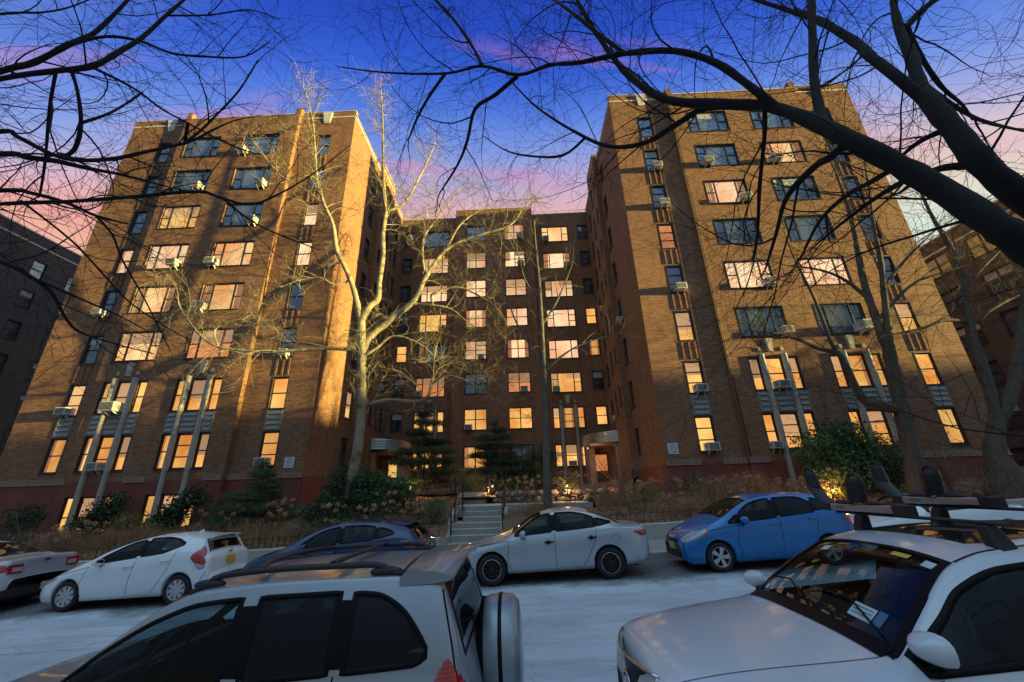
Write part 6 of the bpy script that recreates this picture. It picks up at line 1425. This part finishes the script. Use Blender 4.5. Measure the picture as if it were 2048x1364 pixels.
def leaves(b, P, size, rng, nrm=None, flat=0.0, aspect=.5):
    n = len(P); d = rng.normal(size=(n, 3)); d[:, 2] *= (1-flat); d /= np.linalg.norm(d, axis=1, keepdims=True)
    u = rng.normal(size=(n, 3)); u[:, 2] *= (1-flat*.8); w = np.cross(d, u); w /= np.maximum(np.linalg.norm(w, axis=1, keepdims=True), 1e-6)
    if flat > .5: w = w*.999+np.array([0, 0, .001])
    s = size*rng.uniform(.6, 1.3, (n, 1)); nn = np.cross(d, w)
    A = P - d*s*.5; B = P + w*s*aspect*.5 - nn*s*.08; C = P + d*s*.5; D = P - w*s*aspect*.5 - nn*s*.08
    V = np.stack([A, B, C, D], 1).reshape(-1, 3); b.add(V, [(4*i, 4*i+1, 4*i+2, 4*i+3) for i in range(n)])
def blob_pts(rng, n, c, r, shell=.55):
    d = rng.normal(size=(n, 3)); d /= np.linalg.norm(d, axis=1, keepdims=True); q = (shell+(1-shell)*rng.random((n, 1))**.6); az = np.arctan2(d[:, 1], d[:, 0]); ph = rng.uniform(0, 6.28, 3); q = q*(1+.22*np.sin(3*az+ph[0]+2*d[:, 2])+.16*np.sin(5*az+ph[1])*np.cos(4*d[:, 2]+ph[2]))[:, None]; return np.array(c)+d*q*np.array(r)
def shrub(name, label, cat, px, py, Y, blobs, mat, seed, nper=420, leaf=.09, aspect=.5, stems=5, base_z=None, group=None, flat=0):
    """blobs: (dx, dy, dz, rx, ry, rz) in metres around the base"""
    rng = np.random.default_rng(seed); x = float(at(px, py, Y)[0]); z = float(garden_z(x, Y)) if base_z is None else base_z
    t = thing(name, label, cat, (x, Y, z), group=group); b = MB(); s = MB()
    for dx, dy, dz, rx, ry, rz in blobs:
        n = int(nper*(rx*ry*rz)**.5*(9 if flat else 6.5))+140; c = np.array([dx, dy, dz])
        # clumps of leaves with gaps between them
        k = max(8, n//34); cen = blob_pts(rng, k, c, (rx, ry, rz), .5); 
        P = np.concatenate([cen[i]+rng.normal(size=(n//k+1, 3))*leaf*np.array([1.7, 1.7, 1.1 if not flat else .5]) for i in range(k)]); P[:, 2] = np.maximum(P[:, 2], .02); leaves(b, P, leaf, rng, flat=flat, aspect=aspect)
        s.tube([(dx*.2, dy*.2, -.15), (dx*.6, dy*.6, dz*.5), (dx, dy, dz)], [.03, .022, .01], 5)
        for q in cen[::3]: s.tube([(dx*.7, dy*.7, dz*.6), tuple(q)], [.012, .004], 3, cap=False)
    b.build('foliage', mat, t); s.build('stems', BARK_T, t); return t
rg = random.Random(3)
def tiers(h, r0, n, seed, spread=.25):
    r_ = random.Random(seed); B = []
    for i in range(n):
        f_ = i/(n-1); z = .15*h+h*.85*f_; rr = r0*(1-f_)**.75+.18; m_ = 3 if f_ < .6 else (2 if f_ < .9 else 1)
        for k in range(m_):
            a = r_.uniform(0, 6.28); B.append((math.cos(a)*rr*.55, math.sin(a)*rr*.45, z, rr*.62, rr*.55, .13+.08*r_.random()))
    return B
shrub('evergreen_shrub', 'spreading dark evergreen shrub against the left wing near the notice plate', 'shrub', 505, 1010, 17.0, tiers(2.5, 1.55, 6, 1), EVG, 101, 620, .075, .4, flat=.75)
shrub('rhododendron', 'big dark evergreen mass around the foot of the pale tree', 'shrub', 700, 1010, 16.4, [(-.8,.3,.7,.6,.5,.6),(-.1,.5,1.1,.55,.5,.7),(.6,.2,.7,.6,.5,.5),(1.3,.1,.45,.55,.5,.4),(-1.4,.2,.45,.5,.5,.4),(-.6,.9,1.8,.45,.4,.5),(.3,.6,1.6,.4,.4,.35),(-1.1,.7,1.3,.4,.4,.4)], EVD, 102, 640, .10)
shrub('rhododendron', 'rounded green bush just right of the pale tree trunk', 'shrub', 765, 1000, 16.9, [(0,0,.9,.9,.7,.75),(.7,.2,.7,.7,.6,.55),(-.5,.1,1.3,.6,.5,.5)], RHO, 103, 620, .10)
shrub('evergreen_shrub', 'low blue-green bush at the wall between the dark mass and the steps', 'shrub', 655, 1060, 15.2, [(0,0,.4,.9,.5,.4),(.8,.1,.35,.7,.45,.35),(-.8,.1,.3,.6,.4,.3)], EVG, 104, 560, .06, .35)
shrub('evergreen_shrub', 'small round evergreen bush at the left handrail of the steps', 'shrub', 862, 1045, 15.9, [(0,0,.4,.55,.45,.38),(.25,.1,.55,.4,.35,.3)], EVG, 105, 620, .06, .4)
shrub('hemlock', 'layered dark conifer in front of the left entrance canopy', 'conifer', 848, 960, 22.6, tiers(4.9, 1.9, 9, 7), EVD, 106, 620, .09, .4, flat=.8)
shrub('yew', 'tall dark yew between the courtyard windows behind the steps', 'conifer', 990, 965, 25.0, tiers(3.9, 2.0, 8, 8), EVD, 107, 640, .085, .4, flat=.7)
shrub('yew', 'broad dark yew just left of the thin young tree', 'conifer', 1068, 965, 25.5, [(0,0,1.3,1.6,1.0,1.0),(.8,.1,2.0,.9,.7,.6),(-.8,.1,.8,.9,.7,.6)], EVD, 108, 560, .09, .4)
shrub('evergreen_shrub', 'low dark hedge-like bush below the courtyard windows', 'shrub', 1020, 985, 22.8, [(i*.9-2.2,0,.35,.7,.45,.4) for i in range(6)], EVG, 109, 480, .08)
shrub('rhododendron', 'large glossy green shrub in front of the right wing windows', 'shrub', 1715, 985, 16.6, [(0,0,1.2,1.1,.8,1.0),(-.9,.1,1.6,.8,.7,.75),(.9,0,1.5,.9,.7,.8),(.1,.2,2.2,.9,.6,.55),(-.6,-.2,.7,.7,.5,.5),(1.3,.1,.8,.6,.5,.5)], RHO, 110, 620, .12)
shrub('olive_bush', 'yellow-green lit bush left of the big green shrub at the right wing', 'shrub', 1640, 985, 16.0, [(0,0,.5,.8,.5,.45),(.7,0,.55,.6,.45,.4)], OLV, 111, 360, .07)
shrub('olive_bush', 'yellow-green bush behind the dried hydrangeas', 'shrub', 1290, 1000, 17.6, [(0,0,.45,.6,.4,.4)], OLV, 112, 420, .07)
shrub('olive_bush', 'pale yellow-green bush at the top of the steps', 'shrub', 925, 975, 21.0, [(0,0,.8,.8,.4,.6),(.8,0,.5,.5,.4,.4)], OLV, 113, 240, .07)
shrub('olive_bush', 'small yellow-green bush beside the warm path lamp near the thin tree', 'shrub', 1140, 985, 19.6, [(0,0,.6,.6,.4,.5)], OLV, 114, 300, .07)
shrub('evergreen_shrub', 'dark climbing shrub partly covering the basement windows of the left wing', 'shrub', 190, 1060, 18.3, [(0,0,.7,.5,.4,.6),(.4,.1,1.2,.35,.3,.4),(-.4,0,.4,.4,.3,.3)], EVD, 115, 560, .11, .7)
shrub('evergreen_shrub', 'dark ivy-like shrub leaning across the second basement window of the left wing', 'shrub', 345, 1060, 18.6, [(-.3,.1,.6,.35,.25,.5),(.1,.1,1.1,.3,.2,.3),(.5,.15,1.4,.35,.2,.35),(-.7,0,.35,.4,.3,.3)], EVD, 116, 520, .12, .75)
shrub('olive_bush', 'low green and rusty bush between the two basement windows of the left wing', 'shrub', 250, 1070, 17.6, [(0,0,.5,.7,.4,.45),(.7,0,.35,.5,.35,.3)], OLV, 117, 360, .07)
shrub('evergreen_shrub', 'dark bush at the left edge below the left wing', 'shrub', 25, 1060, 17.8, [(0,0,.7,.9,.5,.6),(.5,.1,1.1,.5,.4,.4)], EVD, 118, 460, .10)
shrub('evergreen_shrub', 'small green bush at the corner of the right wing stucco base', 'shrub', 1395, 990, 18.2, [(0,0,.5,.5,.35,.4)], RHO, 119, 480, .08)
# dried hydrangeas
def hydrangea(px, py, Y, n, seed, label, w=1.1):
    rng = np.random.default_rng(seed); x = float(at(px, py, Y)[0]); z = float(garden_z(x, Y)); t = thing('hydrangea', label, 'shrub', (x, Y, z)); s = MB(); h = MB(); lf = MB()
    for i in range(n):
        a, b_ = rng.uniform(-w, w), rng.uniform(-.4, .4); top_ = np.array([a, b_, rng.uniform(.45, 1.15)]); s.tube([(a*.55, b_*.55, -.05), (a*.8, b_*.8, top_[2]*.6), tuple(top_)], [.007, .005, .004], 4, cap=False)
        if rng.random() < .75:
            P = blob_pts(rng, 46, top_, (.085, .085, .065), .7); leaves(h, P, .045, rng, aspect=.8)
        P = np.array([[a*.8, b_*.8, top_[2]*.5]])+rng.normal(size=(4, 3))*.07; leaves(lf, P, .09, rng)
    s.build('stems', BARK_T, t); h.build('flower_heads', HYD, t); lf.build('leaves', BRN, t)
hydrangea(1030, 990, 18.6, 34, 201, 'dried tan hydrangea heads right of the steps by the fieldstone wall')
hydrangea(1165, 1010, 17.2, 46, 202, 'widest bed of dried hydrangea heads right of the thin tree', 1.5)
hydrangea(545, 1050, 16.2, 20, 203, 'dried hydrangea heads below the left wing corner', .9)
hydrangea(700, 1055, 15.3, 26, 205, 'rust-brown perennials with tan heads below the big dark evergreen mass', 1.1)
hydrangea(800, 1050, 15.8, 26, 206, 'rust-brown perennials between the evergreen mass and the small round bush', .9)
hydrangea(1300, 1015, 16.0, 30, 207, 'rust-brown perennials left of the right wing corner', 1.3)
hydrangea(430, 1060, 16.0, 26, 208, 'rust-brown perennials left of the spreading evergreen shrub', 1.1)
hydrangea(1460, 1010, 16.2, 26, 209, 'rust-brown perennials among the tall straw grass', 1.2)
hydrangea(150, 1080, 15.6, 26, 210, 'rust-brown perennials above the white hatchback bonnet', 1.3)
hydrangea(1620, 1010, 15.6, 22, 204, 'rust-coloured dried hydrangea heads behind the bright blue hatchback', 1.0)
# clumps of straw grass
def grass_clump(px, py, Y, n, seed, label, w=.8, h=.9, mat=STR):
    rng = np.random.default_rng(seed); x = float(at(px, py, Y)[0]); z = float(garden_z(x, Y)); t = thing('ornamental_grass', label, 'grass clump', (x, Y, z)); b = MB(); V = []; F = []
    for i in range(n):
        a, c = rng.normal()*w*.45, rng.normal()*w*.22; L_ = h*rng.uniform(.5, 1.1); dx, dy = rng.normal()*.35, rng.normal()*.2; wd = .008; base = len(V)
        for k in range(5):
            f_ = k/4; px_, py2, pz = a+dx*f_**1.7*L_, c+dy*f_**1.7*L_, L_*f_*(1-.22*f_*abs(dx)*2); ww = wd*(1-.7*f_); V += [(px_-ww, py2, pz), (px_+ww, py2, pz)]
        F += [(base+2*k, base+2*k+1, base+2*k+3, base+2*k+2) for k in range(4)]
    b.add(V, F); P = np.array([[v[0], v[1], v[2]] for v in V[9::30]]); leaves(b, P+rng.normal(size=P.shape)*.03, .07, rng); b.build('blades', mat, t)
for i, (px, py, Y, n, w, h, lab) in enumerate([(1440, 1000, 16.4, 420, 1.1, 1.1, 'tall straw grass behind the bonnet of the bright blue hatchback'), (1510, 1000, 16.8, 420, 1.1, 1.2, 'tall straw grass behind the roof of the bright blue hatchback'), (120, 1080, 16.2, 420, 1.2, .8, 'straw grass clump above the silver saloon at the left edge'), (215, 1075, 16.0, 360, 1.1, .7, 'rusty straw grass above the white hatchback'), (300, 1070, 16.3, 360, 1.1, .7, 'rusty straw grass left of the spreading evergreen'), (500, 1060, 15.4, 380, 1.0, .8, 'upright straw grass in front of the spreading evergreen'), (590, 1060, 15.2, 300, .8, .6, 'short straw grass left of the low blue-green bush'), (1230, 1000, 17.4, 260, .9, .6, 'straw grass under the bare shrub at the right entrance'), (1080, 1020, 16.4, 300, .9, .7, 'brown grass around the thin young tree'), (1380, 1010, 15.6, 260, .9, .6, 'short straw grass left of the tall clumps'), (770, 1050, 15.4, 320, 1.1, .6, 'reddish brown grass between the dark bushes and the steps')]):
    grass_clump(px, py, Y, n, 300+i, lab, w, h)
# bare shrubs
def bare_shrub(px, py, Y, h, seed, label, mat=BARK_T, n=7, spread=.45):
    rng = np.random.default_rng(seed); x = float(at(px, py, Y)[0]); z = float(garden_z(x, Y))-.05; L_ = []
    for k in range(n):
        d = unit(np.array([rng.uniform(-spread, spread)*1.6, rng.uniform(-spread, spread), 1])); Q = [np.array([x, Y, z])]
        for j in range(6): d = unit(d+rng.normal(size=3)*.14); Q.append(Q[-1]+d*h/6*rng.uniform(.7, 1.1))
        L_.append(smooth(np.array(Q), np.linspace(.026, .006, 7), 2))
    make_tree('bare_shrub', label, 'shrub', L_, mat, seed+1, dens=.16, lenk=16, rmin=.0032, mx=2, up=.12, base=(x, Y, z), lmax=.9, trunk_n=0)
TWIG = simple('reddish_twig', (.26, .17, .12), .9)
bare_shrub(1235, 975, 19.2, 2.6, 401, 'bare many-stemmed shrub in front of the right entrance', TWIG, 9)
bare_shrub(1905, 975, 16.6, 2.6, 403, 'bare spindly shrub between the two big trees at the right wing', TWIG, 6)
bare_shrub(35, 1080, 15.8, 2.0, 405, 'gnarled small bare tree at the left edge below the left wing', BARK_T, 6, .9)
bare_shrub(1330, 960, 18.6, 1.2, 407, 'small bare shrub at the inner corner of the right wing', TWIG, 5)
bare_shrub(1985, 985, 14.9, 1.2, 411, 'low bare shrub behind the white convertible', TWIG, 5, .8)
# leaf litter over the beds
rng = np.random.default_rng(9); n = 26000; X = rng.uniform(-20, 24, n); Y = 14.35+rng.random(n)**1.3*8; keep = ~((X > STX0-.1) & (X < 2.7) & (Y < 19.6)); X, Y = X[keep], Y[keep]
b = MB(); P = np.stack([X, Y, garden_z(X, Y)+.02], 1); leaves(b, P, .085, rng, flat=.7, aspect=.7); b.build('leaf_litter', BRN, kind='stuff')
n = 5200; X = rng.uniform(-20, 24, n); Y = 14.4+rng.random(n)*5; keep = ~((X > STX0-.1) & (X < 2.7)); X, Y = X[keep], Y[keep]; b = MB(); Z = garden_z(X, Y); hh = rng.uniform(.12, .38, len(X)); lx = rng.normal(size=len(X))*.12
V = np.stack([np.stack([X-.006, Y, Z], 1), np.stack([X+.006, Y, Z], 1), np.stack([X+lx, Y+lx*.4, Z+hh], 1)], 1).reshape(-1, 3); b.add(V, [(3*i, 3*i+1, 3*i+2) for i in range(len(X))]); b.build('dry_ground_cover', STR, kind='stuff')

# ================================================================== LIT LAMPS
def lamp_light(loc, power, name, label, col=(1, .55, .18), rad_=.04, wall=False, size=.05):
    t = thing(name, label, 'lamp', loc); b = MB()
    if wall: b.ell((0, 0, 0), (size, size, size*1.3), 12, 8)
    else: b.lathe([(.012, -.5), (.012, .0), (.06, .0), (.075, .03), (.001, .07)], (0, 0, 0), 'z', 14)
    b.build('housing' if not wall else 'globe', BLACKM if not wall else LAMPM, t, smooth=True)
    if not wall: q = MB(); q.lathe([(.035, -.06), (.035, -.005)], (0, 0, 0), 'z', 12); q.build('lens', LAMPM, t)
    l_ = bpy.data.lights.new(name+'_light', 'POINT'); l_.energy = power; l_.color = col; l_.shadow_soft_size = rad_; o = bpy.data.objects.new('light', l_); COL.objects.link(o); o.parent = t; o.location = (0, -.12 if wall else 0, -.03 if wall else -.1)
M = Mat('lamp_glow'); e_ = M.n('ShaderNodeEmission', {0: (1.0, .62, .25, 1), 1: 1.6/GAIN}); M.t.links.new(e_.outputs[0], M.o.inputs[0]); LAMPM = M.m
def gz(px, py, Y): x = float(at(px, py, Y)[0]); return (x, Y, float(garden_z(x, Y))+.45)
lamp_light(gz(1135, 985, 19.0), 24, 'garden_lamp', 'small garden lamp glowing warm beside the thin young tree')
lamp_light(gz(985, 990, 19.9), 18, 'garden_lamp', 'small garden lamp glowing above the fieldstone wall')
lamp_light(gz(820, 990, 20.6), 24, 'garden_lamp', 'small garden lamp glowing among the shrubs left of the upper steps')
lamp_light(gz(1672, 1000, 15.6), 34, 'garden_lamp', 'small garden lamp lighting the yellow-green bush at the right wing')
lamp_light(gz(1235, 990, 21.0), 8, 'garden_lamp', 'small garden lamp in front of the right entrance')
lamp_light((4.15, 27.2, 2.35), 9, 'wall_lamp', 'small round white lamp at the edge of the right entrance canopy', wall=True)
lamp_light((-8.6, 29.0, 2.2), 55, 'wall_lamp', 'warm lamp inside the left entrance porch', wall=True)
